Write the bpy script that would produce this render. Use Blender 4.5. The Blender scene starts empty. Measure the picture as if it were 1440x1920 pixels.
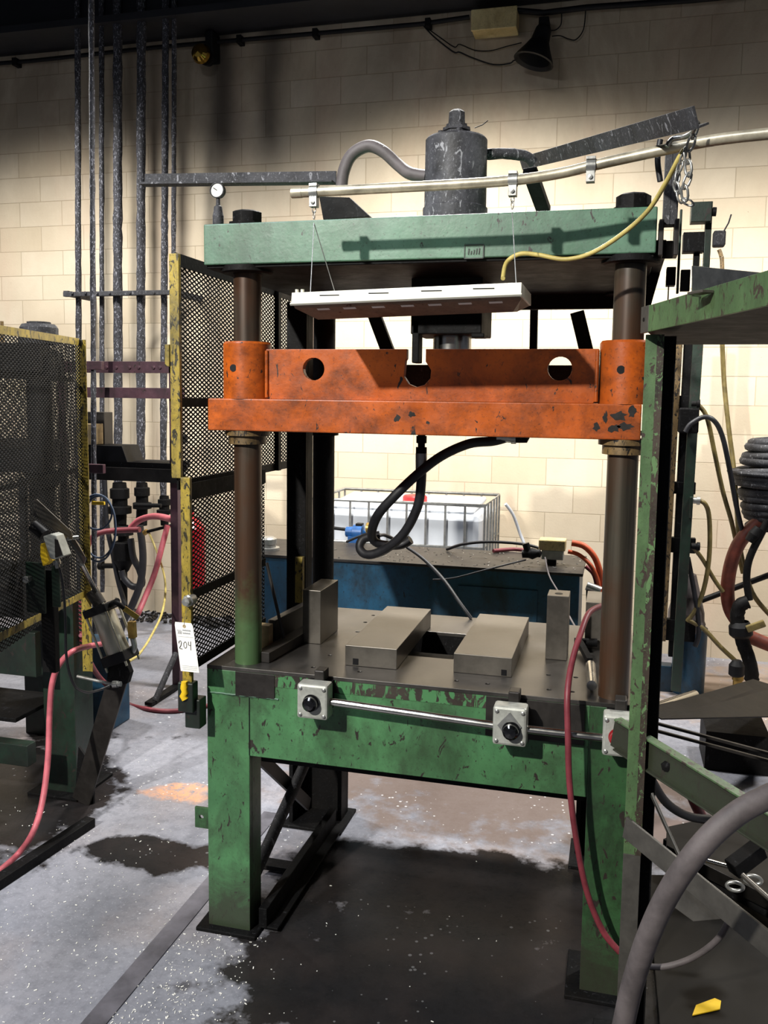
import bpy, bmesh, math, random
from mathutils import Vector, Matrix, Euler
random.seed(7)
S = bpy.context.scene
COL = S.collection
# ---------------------------------------------------------------- camera
CAM = Vector((0.0, -6.664898, 1.836))
RB = Matrix(((0.966936131807606, 0.25467499554990214, 0.013234940370144551),
             (0.03908845796846971, -0.09672453501825266, -0.9945433408252911),
             (-0.2520051774455694, 0.9621772243028617, -0.10348130059806439)))   # world -> (right, down, forward)
FPX, CX, CY = 1659.567, 720.0, 920.2
cd = bpy.data.cameras.new('camera'); cam = bpy.data.objects.new('camera', cd); COL.objects.link(cam)
cd.sensor_fit = 'VERTICAL'; cd.sensor_height = 36; cd.lens = FPX/1920*36
cd.shift_y = (CY-960)/1920; cd.clip_start = 0.02; cd.clip_end = 100
r, d, f = RB[0], -RB[1], -RB[2]
cam.matrix_world = Matrix(((r[0], d[0], f[0], CAM[0]), (r[1], d[1], f[1], CAM[1]), (r[2], d[2], f[2], CAM[2]), (0, 0, 0, 1)))
S.camera = cam
# ---------------------------------------------------------------- light
S.view_settings.view_transform = 'Standard'; S.view_settings.look = 'None'
S.view_settings.gamma = 1; S.view_settings.use_curve_mapping = False
S.view_settings.exposure = 0.0
W = bpy.data.worlds.new('shop_air'); S.world = W; W.use_nodes = True
W.node_tree.nodes['Background'].inputs[0].default_value = (0.62, 0.68, 0.8, 1)
W.node_tree.nodes['Background'].inputs[1].default_value = 0.13
def spot(loc, target, power, ang, blend, size, col):
    l = bpy.data.lights.new('high_bay_light', 'SPOT'); l.energy = power; l.spot_size = math.radians(ang)
    l.spot_blend = blend; l.shadow_soft_size = size; l.color = col
    o = bpy.data.objects.new('high_bay_light', l); COL.objects.link(o); o.location = loc
    o.rotation_euler = (Vector(target)-Vector(loc)).to_track_quat('-Z', 'Y').to_euler(); return o
def area(loc, target, power, sx, sy, col):
    l = bpy.data.lights.new('ceiling_light', 'AREA'); l.energy = power; l.shape = 'RECTANGLE'; l.size = sx; l.size_y = sy; l.color = col
    o = bpy.data.objects.new('ceiling_light', l); COL.objects.link(o); o.location = loc
    o.rotation_euler = (Vector(target)-Vector(loc)).to_track_quat('-Z', 'Y').to_euler(); return o
spot((-2.9, -10.1, 5.2), (-1.15, -3.2, 1.3), 3000, 47, 0.8, 0.10, (1, 0.97, 0.9))       # bay lamp behind the photographer
spot((-1.0, -1.75, 4.55), (-1.0, -1.55, 0), 900, 142, 0.7, 0.2, (1, 0.98, 0.94))          # bay lamp between press and wall
spot((1.9, -1.75, 4.55), (1.9, -1.5, 0), 700, 138, 0.8, 0.2, (1, 0.98, 0.94))
spot((-4.3, -1.8, 4.55), (-4.3, -1.5, 0), 680, 140, 0.8, 0.2, (1, 0.98, 0.94))
area((-2.2, -5.6, 4.7), (-2.0, -5.2, 0), 95, 1.2, 0.5, (0.82, 0.88, 1))                   # cooler lamp over the aisle

# ---------------------------------------------------------------- a pixel of the photo at a known depth -> a point in metres
def ray(u, v): return RB.transposed() @ Vector(((u-CX)/FPX, (v-CY)/FPX, 1))
def P(u, v, y): d = ray(u, v); return CAM + d*((y-CAM.y)/d.y)
def G(u, v, z=0.0): d = ray(u, v); return CAM + d*((z-CAM.z)/d.z)
def PX(u, v, x): d = ray(u, v); return CAM + d*((x-CAM.x)/d.x)

# ---------------------------------------------------------------- materials
def srgb(h):
    h = h.lstrip('#'); c = [int(h[i:i+2], 16)/255 for i in (0, 2, 4)]
    return tuple(x/12.92 if x < 0.04045 else ((x+0.055)/1.055)**2.4 for x in c)+(1,)
class NT:
    def __init__(s, name):
        s.m = bpy.data.materials.new(name); s.m.use_nodes = True; s.t = s.m.node_tree; s.n = s.t.nodes; s.l = s.t.links
        s.b = s.n['Principled BSDF']; s.tc = s.n.new('ShaderNodeTexCoord'); s.co = s.tc.outputs['Object']
    def noise(s, scale, detail=4, rough=.6, dist=0, vec=None, stretch=None):
        if stretch:
            mp = s.n.new('ShaderNodeMapping'); mp.inputs['Scale'].default_value = stretch; s.l.new(vec or s.co, mp.inputs[0]); vec = mp.outputs[0]
        k = s.n.new('ShaderNodeTexNoise'); k.inputs['Scale'].default_value = scale; k.inputs['Detail'].default_value = detail
        k.inputs['Roughness'].default_value = rough; k.inputs['Distortion'].default_value = dist; s.l.new(vec or s.co, k.inputs[0]); return k.outputs[0]
    def ramp(s, fac, a, b, c0=(0, 0, 0, 1), c1=(1, 1, 1, 1)):
        k = s.n.new('ShaderNodeValToRGB'); e = k.color_ramp.elements
        e[0].position = a; e[1].position = b; e[0].color = c0; e[1].color = c1; s.l.new(fac, k.inputs[0]); return k.outputs[0]
    def mix(s, fac, a, b, mode='MIX'):
        k = s.n.new('ShaderNodeMix'); k.data_type = 'RGBA'; k.blend_type = mode
        for inp, v in ((k.inputs[0], fac), (k.inputs[6], a), (k.inputs[7], b)):
            if hasattr(v, 'links') or hasattr(v, 'is_linked'): s.l.new(v, inp)
            else: inp.default_value = v
        return k.outputs[2]
    def math(s, op, a, b=0.0):
        k = s.n.new('ShaderNodeMath'); k.operation = op
        for inp, v in ((k.inputs[0], a), (k.inputs[1], b)):
            if hasattr(v, 'is_linked'): s.l.new(v, inp)
            else: inp.default_value = v
        return k.outputs[0]
    def sep(s):
        k = s.n.new('ShaderNodeSeparateXYZ'); s.l.new(s.co, k.inputs[0]); return k.outputs
    def bump(s, h, strength=.3, dist=.002, prev=None):
        k = s.n.new('ShaderNodeBump'); k.inputs['Strength'].default_value = strength; k.inputs['Distance'].default_value = dist
        s.l.new(h, k.inputs['Height'])
        if prev is not None: s.l.new(prev, k.inputs['Normal'])
        return k.outputs[0]
    def out(s, color=None, rough=None, metal=None, normal=None, spec=None):
        for nm, v in (('Base Color', color), ('Roughness', rough), ('Metallic', metal), ('Normal', normal), ('Specular IOR Level', spec)):
            if v is None: continue
            if hasattr(v, 'is_linked'): s.l.new(v, s.b.inputs[nm])
            else: s.b.inputs[nm].default_value = v
        return s.m
def painted(name, col, alt, chip='#2a2420', chips=.36, rough=.42, metal=0.0, stretch=(1, 1, .6), grime=.5, gcol='#1a1714', sc=1.0, bump=.25, low=False, spec=None):
    n = NT(name)
    a = n.ramp(n.noise(5*sc, 5, .65, .4, stretch=stretch), .38, .66)
    c = n.mix(a, srgb(col), srgb(alt))
    g = n.ramp(n.noise(7*sc, 8, .72, .3, stretch=stretch), .46, .66)
    g2 = n.ramp(n.noise(1.7*sc, 6, .7, .5, stretch=(1, 1, .7)), .44, .66)
    c = n.mix(n.math('MULTIPLY', g, grime), c, srgb(gcol)); c = n.mix(n.math('MULTIPLY', g2, grime*.8), c, srgb(gcol))
    c = n.mix(n.math('MULTIPLY', n.ramp(n.noise(95*sc, 4, .7), .35, .42, (1, 1, 1, 1), (0, 0, 0, 1)), .45), c, srgb(chip))
    ch = n.ramp(n.noise(38*sc, 6, .62, .8, stretch=(1, 1, .45)), chips+.005, chips+.03, (1, 1, 1, 1), (0, 0, 0, 1))
    c = n.mix(ch, c, srgb(chip))
    if low:      # oily dirt splashed up from the floor
        x, y, z = n.sep()
        lz = n.math('ADD', n.math('MULTIPLY', n.math('SUBTRACT', .30, z), 2.6), n.math('MULTIPLY', n.noise(8, 7, .75, .6), 1.0))
        c = n.mix(n.math('MULTIPLY', n.ramp(lz, .62, 1.0), .85), c, srgb('#2e2c24'))
    ro = n.math('ADD', n.math('MULTIPLY', n.noise(14*sc, 4), .35), rough-.17)
    nb = n.bump(n.noise(60*sc, 5), bump, .002)
    return n.out(c, ro, metal, nb, spec)
def plain(name, col, rough=.5, metal=0.0, var=.25, sc=12, bump=.15, spec=None, stretch=None):
    n = NT(name); c0 = srgb(col); c1 = tuple(x*(1-var) for x in c0[:3])+(1,); c2 = tuple(min(1, x*(1+var)) for x in c0[:3])+(1,)
    c = n.mix(n.ramp(n.noise(sc, 5, .65, stretch=stretch), .35, .65), c1, c2)
    ro = n.math('ADD', n.math('MULTIPLY', n.noise(sc*2, 3), .24), rough-.12)
    return n.out(c, ro, metal, n.bump(n.noise(sc*6, 4), bump, .0015), spec)
M = {}
M['green'] = painted('green_machine_paint', '#4c7f52', '#3b6741', chips=.36, grime=.6, gcol='#2a3022', low=True)
M['green_dirty_shade'] = painted('oily_shaded_green_paint', '#375f38', '#2a4a2c', chips=.38, grime=.75, low=True)
M['green_pale'] = painted('scraped_pale_green_paint', '#56724a', '#465e3d', chip='#3a302a', chips=.40, grime=.35, sc=1.4)
M['crown_green'] = painted('weathered_crown_green_paint', '#587c66', '#496e55', chips=.33, grime=.35)
M['green_dark'] = painted('blackened_green_paint', '#1d3326', '#141f1a', chips=.36, grime=.7)
M['orange'] = painted('orange_machine_paint', '#c9601a', '#ae5018', chips=.335, grime=.7, gcol='#3c2012', rough=.34, stretch=(.8, .8, 1))
M['yellow'] = painted('worn_yellow_paint', '#b39a36', '#8f7d38', chip='#2e2a1c', chips=.42, grime=.8, gcol='#3a341e', sc=1.6)
M['blue'] = painted('blue_tank_paint', '#134a68', '#0f2c3c', chip='#0c1218', chips=.30, grime=.95, gcol='#0c171d', sc=.5)  # blue darkened in colour for the press's shadow on the tank
M['purple'] = painted('plum_primer_paint', '#5a3a44', '#432c36', chips=.34, grime=.5, sc=1.3)
M['grease'] = painted('greasy_black_steel', '#131314', '#0a0a0b', chip='#2a2a2c', chips=.33, grime=.4, rough=.6, bump=.5, spec=.12)
M['sooty'] = painted('soot_caked_steel', '#3c3c40', '#232327', chip='#7c7c80', chips=.36, grime=.5, rough=.75, bump=1.0, sc=1.6)
M['cyl'] = painted('soot_mottled_cylinder', '#26262a', '#65656c', chip='#8c8c90', chips=.37, grime=.6, rough=.6, sc=1.1, bump=.8)
M['steel'] = plain('oiled_machined_steel', '#5f5a53', .36, .5, .3, 7)
M['bed'] = plain('dark_oily_bed_steel', '#4a4744', .33, .5, .4, 5)
M['darksteel'] = plain('dark_steel', '#2c2927', .45, .25, .35, 9, spec=.3)
M['black'] = plain('black_iron', '#0e0e10', .55, .1, .4, 12, spec=.25)
M['column'] = None
M['chrome'] = plain('polished_steel_rod', '#c8c6c0', .22, 1.0, .08, 8, .03)
M['brushed'] = plain('brushed_stainless', '#b4b0a0', .38, .7, .12, 10, .05, stretch=(1, 1, .1))
M['galv'] = plain('zinc_plated_steel', '#a8a8a4', .36, .75, .2, 25, .1)
M['alu'] = plain('cast_aluminium', '#a9aaa2', .5, .35, .15, 30, .2)
M['brass'] = plain('brass', '#a88a4a', .35, .8, .2, 30)
M['rubber'] = plain('black_rubber_hose', '#1c1c20', .5, 0, .3, 20, .2)
M['greyhose'] = plain('grey_dusty_hose', '#5c5555', .62, 0, .25, 14, .35)
M['redhose'] = plain('red_air_hose', '#742e36', .5, 0, .3, 10)
M['pinkhose'] = plain('faded_red_air_hose', '#bb5f68', .5, 0, .25, 10)
M['orangehose'] = plain('orange_hydraulic_hose', '#c4552e', .5, 0, .25, 10)
M['yellowcable'] = plain('yellow_cable_jacket', '#b5a45e', .5, 0, .25, 14)
M['yellowdark'] = plain('dirty_yellow_cable', '#6e6036', .5, 0, .35, 14)
M['bluecable'] = plain('blue_grey_cable', '#3c4a60', .5, 0, .3, 14)
M['white'] = plain('white_enamel', '#d9d6c6', .42, 0, .08, 6)
M['conduit'] = plain('stained_conduit', '#a8a08c', .4, .45, .35, 12, .2, stretch=(1, 1, 1))
M['poly'] = plain('milky_polyethylene', '#c6cad0', .45, 0, .06, 4)
M['redplastic'] = plain('red_plastic', '#c02a2a', .4, 0, .15, 8)
M['redpaint'] = plain('red_extinguisher_paint', '#b01a22', .3, 0, .15, 8)
M['bluepump'] = plain('blue_pump_paint', '#1c5490', .4, 0, .3, 14)
M['tan'] = painted('stained_beige_enamel', '#d6c48e', '#bba56c', chips=.28, grime=.4, gcol='#6a5a38')
M['paper'] = plain('white_card', '#f0eee6', .7, 0, .04, 6, .02)
M['ink'] = plain('black_ink', '#1a1a20', .6, 0, .1)
M['greyink'] = plain('grey_print', '#8a8c94', .7, 0, .1)
M['yellowplastic'] = plain('yellow_plastic', '#e0b81e', .45, 0, .1)
M['button'] = plain('glossy_black_button', '#0c0c0e', .15, 0, .1, spec=.8)
M['redbutton'] = plain('red_button', '#8e1c22', .2, 0, .2)
M['wood'] = plain('dirty_wood', '#a08a64', .7, 0, .3, 20)
M['glassface'] = plain('gauge_face', '#cfcfc8', .3, 0, .1)
M['rust'] = painted('rusty_brown_channel', '#8a7048', '#5c4a30', chip='#1c1712', chips=.42, grime=.6, sc=1.8)
M['gold'] = plain('gold_mirrored_lamp_bulb', '#c8a048', .12, 1.0, .1)
def column_mat():
    n = NT('guide_column_steel'); st = n.noise(26, 4, .6, stretch=(1, 1, .03))
    c = n.mix(n.ramp(st, .35, .65), srgb('#26241f'), srgb('#514b40'))
    c = n.mix(n.math('MULTIPLY', n.ramp(n.noise(3.2, 5, .6, stretch=(1, 1, .5)), .44, .62), .75), c, srgb('#4c2e1a'))
    x, y, z = n.sep()
    gm = n.math('ADD', n.math('MULTIPLY', n.math('SUBTRACT', 1.26, z), 2.2), n.math('MULTIPLY', n.noise(6, 6, .7), .9))
    left = n.math('LESS_THAN', x, -.2)
    c = n.mix(n.math('MULTIPLY', n.math('MULTIPLY', n.ramp(gm, .55, .95), .75), left), c, srgb('#567a4e'))
    return n.out(c, .38, .3, n.bump(st, .2, .001))
M['column'] = column_mat()
def wall_mat():
    n = NT('painted_block_wall')
    x, y, z = n.sep()
    cb = n.n.new('ShaderNodeCombineXYZ'); n.l.new(n.math('ADD', x, 4.767+.2032+8.128), cb.inputs[0]); n.l.new(n.math('ADD', z, -4.257+.2032*22), cb.inputs[1])
    b = n.n.new('ShaderNodeTexBrick'); b.offset = .5; b.offset_frequency = 2; b.squash = 1
    b.inputs['Scale'].default_value = 1; b.inputs['Mortar Size'].default_value = .0035; b.inputs['Mortar Smooth'].default_value = .35
    b.inputs['Brick Width'].default_value = .4064; b.inputs['Row Height'].default_value = .2032; b.inputs['Bias'].default_value = 0
    b.inputs['Color1'].default_value = srgb('#d8cab2'); b.inputs['Color2'].default_value = srgb('#cdbda2'); b.inputs['Mortar'].default_value = srgb('#b5a68c')
    n.l.new(cb.outputs[0], b.inputs[0])
    c = b.outputs[0]
    c = n.mix(n.math('MULTIPLY', n.ramp(n.noise(1.1, 6, .65), .42, .7), .35), c, srgb('#a8957a'))
    c = n.mix(n.math('MULTIPLY', n.ramp(n.noise(1.7, 5, .6, stretch=(1.4, 1, .35)), .5, .72), .3), c, srgb('#c79f88'))
    sp = n.ramp(n.noise(30, 4, .75), .29, .315, (1, 1, 1, 1), (0, 0, 0, 1))
    c = n.mix(n.math('MULTIPLY', sp, .8), c, srgb('#4a4234'))
    # soot grime plus painted-in light falloff, darker to the top of the wall
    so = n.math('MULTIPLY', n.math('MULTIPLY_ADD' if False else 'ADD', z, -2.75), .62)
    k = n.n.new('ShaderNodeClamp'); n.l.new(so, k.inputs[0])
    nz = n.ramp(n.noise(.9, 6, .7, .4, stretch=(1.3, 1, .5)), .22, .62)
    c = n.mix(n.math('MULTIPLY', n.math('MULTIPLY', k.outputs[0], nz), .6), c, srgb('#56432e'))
    # soft dark vertical streaks, fading in towards the wall top
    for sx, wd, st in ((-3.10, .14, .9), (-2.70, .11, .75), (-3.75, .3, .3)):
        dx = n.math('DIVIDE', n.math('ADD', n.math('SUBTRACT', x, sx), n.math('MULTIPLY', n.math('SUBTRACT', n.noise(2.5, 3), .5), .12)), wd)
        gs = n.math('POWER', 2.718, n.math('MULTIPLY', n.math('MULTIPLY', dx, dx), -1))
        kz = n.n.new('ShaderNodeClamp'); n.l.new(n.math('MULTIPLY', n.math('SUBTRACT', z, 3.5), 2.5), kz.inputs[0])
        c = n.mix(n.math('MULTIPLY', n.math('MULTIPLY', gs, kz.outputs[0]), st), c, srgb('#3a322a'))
    h = n.math('SUBTRACT', 1, b.outputs['Fac'])
    nb = n.bump(h, .5, .006); nb = n.bump(n.noise(55, 5, .75), .35, .004, nb)
    return n.out(c, .75, 0, nb)
def floor_mat():
    n = NT('oily_concrete_floor'); x, y, z = n.sep()
    base = n.mix(n.ramp(n.noise(1.6, 7, .62), .36, .66), srgb('#7d7f88'), srgb('#94949c'))
    base = n.mix(n.math('MULTIPLY', n.ramp(n.noise(.9, 5, .6, vec=None), .48, .66), .5), base, srgb('#857264'))
    base = n.mix(n.math('MULTIPLY', n.ramp(n.noise(22, 7, .78), .46, .62), .4), base, srgb('#585a62'))
    base = n.mix(n.math('MULTIPLY', n.ramp(n.noise(70, 5, .8), .56, .64), .5), base, srgb('#b4b4bc'))
    warp = n.noise(2.3, 6, .62)
    w = n.math('ADD', n.math('MULTIPLY', n.math('SUBTRACT', warp, .5), 1.5), n.math('MULTIPLY', n.math('SUBTRACT', n.noise(7, 5, .6), .5), 1.2))
    oil_shade = None  # oil stains together with the press's shadow, painted into the floor colour
    for (ox, oy, rx, ry) in ((-.50, -4.05, .78, .56), (.05, -4.6, 1.1, .62), (-.4, -3.55, .85, .32), (.1, -4.1, .5, .6), (-1.78, -3.62, .3, .14), (-1.45, -3.55, .22, .12), (.45, -4.3, .8, .7), (-2.7, -3.4, .6, .9)):
        dx = n.math('DIVIDE', n.math('SUBTRACT', x, ox), rx); dy = n.math('DIVIDE', n.math('SUBTRACT', y, oy), ry)
        r2 = n.math('SQRT', n.math('ADD', n.math('MULTIPLY', dx, dx), n.math('MULTIPLY', dy, dy)))
        v = n.ramp(n.math('ADD', r2, w), .82, 1.06, (1, 1, 1, 1), (0, 0, 0, 1))
        oil_shade = v if oil_shade is None else n.math('MAXIMUM', oil_shade, v)
    oil_shade_col = n.mix(n.ramp(n.noise(3, 6, .6), .4, .65), srgb('#100f0e'), srgb('#241e1b'))
    for (ox, oy, rx, ry, cc) in ((-.5, -2.5, 1.1, .75, '#715c4c'), (.9, -2.9, .8, .7, '#6c5e5a'), (1.3, -.8, 1.2, .7, '#9a8470')):
        dx = n.math('DIVIDE', n.math('SUBTRACT', x, ox), rx); dy = n.math('DIVIDE', n.math('SUBTRACT', y, oy), ry)
        r2 = n.math('SQRT', n.math('ADD', n.math('MULTIPLY', dx, dx), n.math('MULTIPLY', dy, dy)))
        base = n.mix(n.math('MULTIPLY', n.ramp(n.math('ADD', r2, w), .7, 1.1, (1, 1, 1, 1), (0, 0, 0, 1)), .75), base, srgb(cc))
    c = n.mix(n.math('MULTIPLY', oil_shade, .96), base, oil_shade_col)
    dx = n.math('DIVIDE', n.math('ADD', x, 1.93), .17); dy = n.math('DIVIDE', n.math('ADD', y, 3.05), .12)
    rr = n.math('SQRT', n.math('ADD', n.math('MULTIPLY', dx, dx), n.math('MULTIPLY', dy, dy)))
    rm = n.math('MULTIPLY', n.ramp(n.math('ADD', rr, n.math('MULTIPLY', w, 2)), .7, 1.1, (1, 1, 1, 1), (0, 0, 0, 1)), n.ramp(n.noise(28, 5, .8), .38, .55))
    c = n.mix(n.math('MULTIPLY', rm, .8), c, srgb('#d89a6c'))  # orange reflection on the wet floor, painted in as colour
    vo = n.n.new('ShaderNodeTexVoronoi'); vo.inputs['Scale'].default_value = 26; n.l.new(n.co, vo.inputs[0])
    sz = n.math('MULTIPLY', n.ramp(n.noise(2.2, 4), .42, .66), .17)
    chip = n.math('LESS_THAN', vo.outputs['Distance'], sz)
    c = n.mix(n.math('MULTIPLY', chip, n.math('SUBTRACT', .75, n.math('MULTIPLY', oil_shade, .6))), c, srgb('#d8d8da'))
    ro = n.mix(oil_shade, n.ramp(n.noise(3, 4), .35, .7, (.42, .42, .42, 1), (.62, .62, .62, 1)), (.27, .27, .27, 1))
    nb = n.bump(n.noise(40, 6, .7), .3, .003)
    sp_ = n.math('ADD', n.math('MULTIPLY', oil_shade, -.25), .4)
    return n.out(c, ro, 0, nb, sp_)
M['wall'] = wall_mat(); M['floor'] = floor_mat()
M['oilyplate'] = plain('oily_black_plate', '#141210', .5, 0, .4, 6, spec=.18)
M['greysteel'] = plain('grey_flat_steel', '#57544f', .42, .45, .25, 10)
M['rusthose'] = plain('rusty_red_hose', '#7a3a2a', .55, 0, .35, 12)
M['pipesoot'] = painted('soot_flecked_pipe', '#34343a', '#1e1e22', chip='#84848c', chips=.40, grime=.3, rough=.75, bump=1.2, sc=2.6)
M['darkrust'] = painted('rust_stained_edge', '#4a3f36', '#2e2823', chip='#5c7a50', chips=.41, grime=.5, sc=1.5)
M['edge_grime'] = painted('grimy_bed_edge', '#3a322c', '#25201c', chip='#45774b', chips=.47, grime=.3, sc=.8)
M['shaded_dirtywhite'] = painted('shaded_grimy_enamel', '#857c6c', '#6e665a', chips=.33, grime=.4, rough=.5, spec=.3)  # grimy enamel, darkened in colour for shade under the work light
M['meshblack'] = plain('oily_black_mesh', '#0b0b0c', .75, 0, .3, 12, spec=.2)
M['stripsteel'] = plain('worn_floor_strip', '#67656c', .5, .2, .3, 8)
M['ceil'] = plain('dark_roof_steel', '#14151b', .7, 0, .3, 3)

# ---------------------------------------------------------------- mesh builder
class MB:
    def __init__(s): s.v = []; s.f = []; s.sm = []
    def add(s, vs, fs, smooth=False):
        o = len(s.v); s.v += [tuple(v) for v in vs]; s.f += [tuple(i+o for i in q) for q in fs]; s.sm += [smooth]*len(fs); return s
    def box(s, x0, x1, y0, y1, z0, z1):
        x0, x1 = sorted((x0, x1)); y0, y1 = sorted((y0, y1)); z0, z1 = sorted((z0, z1))
        return s.add([(x0, y0, z0), (x1, y0, z0), (x1, y1, z0), (x0, y1, z0), (x0, y0, z1), (x1, y0, z1), (x1, y1, z1), (x0, y1, z1)],
                     [(0, 3, 2, 1), (4, 5, 6, 7), (0, 1, 5, 4), (1, 2, 6, 5), (2, 3, 7, 6), (3, 0, 4, 7)])
    def bar(s, a, b, w, h, up=(0, 0, 1)):       # rectangular bar from a to b; h along up, w across
        a, b = Vector(a), Vector(b); t = (b-a).normalized(); sd = t.cross(Vector(up))
        if sd.length < 1e-4: sd = t.cross(Vector((0, 1, 0)))
        sd.normalize(); u = sd.cross(t).normalized(); vs = []
        for p in (a, b):
            for (i, j) in ((-1, -1), (1, -1), (1, 1), (-1, 1)): vs.append(p+sd*(i*w/2)+u*(j*h/2))
        return s.add(vs, [(3, 2, 1, 0), (4, 5, 6, 7), (0, 1, 5, 4), (1, 2, 6, 5), (2, 3, 7, 6), (3, 0, 4, 7)])
    def ring_frames(s, pts):
        pts = [Vector(p) for p in pts]; T = []
        for i in range(len(pts)):
            a = pts[max(i-1, 0)]; b = pts[min(i+1, len(pts)-1)]; T.append((b-a).normalized())
        n = T[0].cross(Vector((0, 0, 1)))
        if n.length < .05: n = T[0].cross(Vector((1, 0, 0)))
        n.normalize(); out = []
        for i, t in enumerate(T):
            n = (n-t*n.dot(t)); n.normalize(); out.append((pts[i], n, t.cross(n)))
        return out
    def tube(s, pts, r, n=10, caps=True, jit=0):
        rs = r if isinstance(r, (list, tuple)) else [r]*len(pts)
        fr = s.ring_frames(pts); vs = []
        for (p, a, b), rr in zip(fr, rs):
            for k in range(n):
                q = 2*math.pi*k/n; r2 = rr*(1+random.uniform(-jit, jit)); vs.append(p+a*(math.cos(q)*r2)+b*(math.sin(q)*r2))
        fs = []
        for i in range(len(pts)-1):
            for k in range(n): fs.append((i*n+k, i*n+(k+1) % n, (i+1)*n+(k+1) % n, (i+1)*n+k))
        s.add(vs, fs, True)
        if caps:
            s.add(vs[:n], [tuple(reversed(range(n)))]); s.add(vs[-n:], [tuple(range(n))])
        return s
    def cyl(s, a, b, r, n=24, r2=None): return s.tube([a, b], [r, r if r2 is None else r2], n)
    def lathe(s, base, axis, prof, n=28):       # prof: (distance along axis, radius)
        base = Vector(base); ax = Vector(axis).normalized()
        for i in range(len(prof)-1):
            (h0, r0), (h1, r1) = prof[i], prof[i+1]
            u = ax.orthogonal().normalized(); w = ax.cross(u); vs = []
            for h, rr in ((h0, r0), (h1, r1)):
                for k in range(n):
                    q = 2*math.pi*k/n; vs.append(base+ax*h+(u*math.cos(q)+w*math.sin(q))*max(rr, 1e-5))
            s.add(vs, [(k, (k+1) % n, n+(k+1) % n, n+k) for k in range(n)], True)
        return s
    def prism(s, poly, a, b):                   # poly: 3D loop, extruded by vector b-a
        d = Vector(b)-Vector(a); n = len(poly); vs = [Vector(p) for p in poly]+[Vector(p)+d for p in poly]
        return s.add(vs, [tuple(reversed(range(n))), tuple(range(n, 2*n))]+[(i, (i+1) % n, n+(i+1) % n, n+i) for i in range(n)])
    def plate(s, outline, holes, fmap, t):      # flat plate with holes; fmap(a, b, t) -> xyz
        bm = bmesh.new(); es = []
        for lp in [outline]+holes:
            vv = [bm.verts.new((p[0], p[1], 0)) for p in lp]
            es += [bm.edges.new((vv[i], vv[(i+1) % len(vv)])) for i in range(len(vv))]
        bmesh.ops.triangle_fill(bm, use_beauty=True, use_dissolve=False, edges=es)
        bm.verts.index_update(); fs = [tuple(v.index for v in q.verts) for q in bm.faces]; co = [v.co.copy() for v in bm.verts]; bm.free()
        N = len(co); vs = [fmap(c.x, c.y, 0) for c in co]+[fmap(c.x, c.y, t) for c in co]
        s.add(vs, fs+[tuple(i+N for i in reversed(q)) for q in fs])
        k = 0
        for lp in [outline]+holes:
            m = len(lp); s.add([], []); o = len(s.v)-2*N
            for i in range(m): s.f.append((o+k+i, o+k+(i+1) % m, o+N+k+(i+1) % m, o+N+k+i)); s.sm.append(False)
            k += m
        return s
    def mesh_panel(s, A, U, V, lu, lv, pu=.034, pv=.0155, w=.0038, t=.003):   # expanded metal: two families of slanted strands
        A, U, V = Vector(A), Vector(U), Vector(V); N = U.cross(V).normalized()
        nu, nv = lu/pu, lv/pv
        for sg in (1, -1):
            lo = 0 if sg == 1 else -nv; hi = nu+nv if sg == 1 else nu
            k = math.ceil(lo)
            while k <= hi:
                # line: a/pu + sg*b/pv = k
                pts = []
                for a in (0, nu):
                    b = (k-a)*sg
                    if 0 <= b <= nv: pts.append((a, b))
                for b in (0, nv):
                    a = k-sg*b
                    if 0 < a < nu: pts.append((a, b))
                if len(pts) >= 2:
                    p, q = pts[0], pts[-1]
                    s.bar(A+U*(p[0]*pu)+V*(p[1]*pv), A+U*(q[0]*pu)+V*(q[1]*pv), t, w, up=V)
                k += 1
        return s
    def build(s, name, mat, parent=None, bevel=0, loc=None):
        me = bpy.data.meshes.new(name); me.from_pydata(s.v, [], s.f); me.materials.append(M[mat] if isinstance(mat, str) else mat)
        me.polygons.foreach_set('use_smooth', s.sm)
        bm = bmesh.new(); bm.from_mesh(me); bmesh.ops.recalc_face_normals(bm, faces=bm.faces); bm.to_mesh(me); bm.free()
        o = bpy.data.objects.new(name, me); COL.objects.link(o)
        if parent is not None:
            o.parent = parent
            top = parent
            off = Vector(parent.location)
            if parent.parent: off = off+Vector(parent.parent.location)
            me.transform(Matrix.Translation(-off))
        if bevel:
            b = o.modifiers.new('bevel', 'BEVEL'); b.width = bevel; b.segments = 2; b.limit_method = 'ANGLE'; b.angle_limit = .7
        return o
def thing(name, label, cat, loc=(0, 0, 0), group=None):
    o = bpy.data.objects.new(name, None); o.empty_display_size = .1; COL.objects.link(o); o.location = loc
    return tag(o, label, cat, group)
def tag(o, label, cat, group=None):
    o['label'] = label; o['category'] = cat
    if group: o['group'] = group
    return o
def struct(o): o['kind'] = 'structure'; return o
def smooth(pts, k=6):
    pts = [Vector(p) for p in pts]
    if len(pts) < 3: return pts
    out = []
    for i in range(len(pts)-1):
        p0 = pts[max(i-1, 0)]; p1 = pts[i]; p2 = pts[i+1]; p3 = pts[min(i+2, len(pts)-1)]
        for j in range(k):
            t = j/k; out.append(.5*((2*p1)+(-p0+p2)*t+(2*p0-5*p1+4*p2-p3)*t*t+(-p0+3*p1-3*p2+p3)*t**3))
    out.append(pts[-1]); return out
def hose(name, pts, r, mat, label, cat='hose', group=None, k=6, n=10, parent=None):
    m = MB().tube(smooth(pts, k), r, n); o = m.build(name, mat, parent)
    if parent is None: tag(o, label, cat, group)
    return o
def circ(cx, cy, r, n=20, a0=0): return [(cx+r*math.cos(a0+2*math.pi*i/n), cy+r*math.sin(a0+2*math.pi*i/n)) for i in range(n)]
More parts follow.
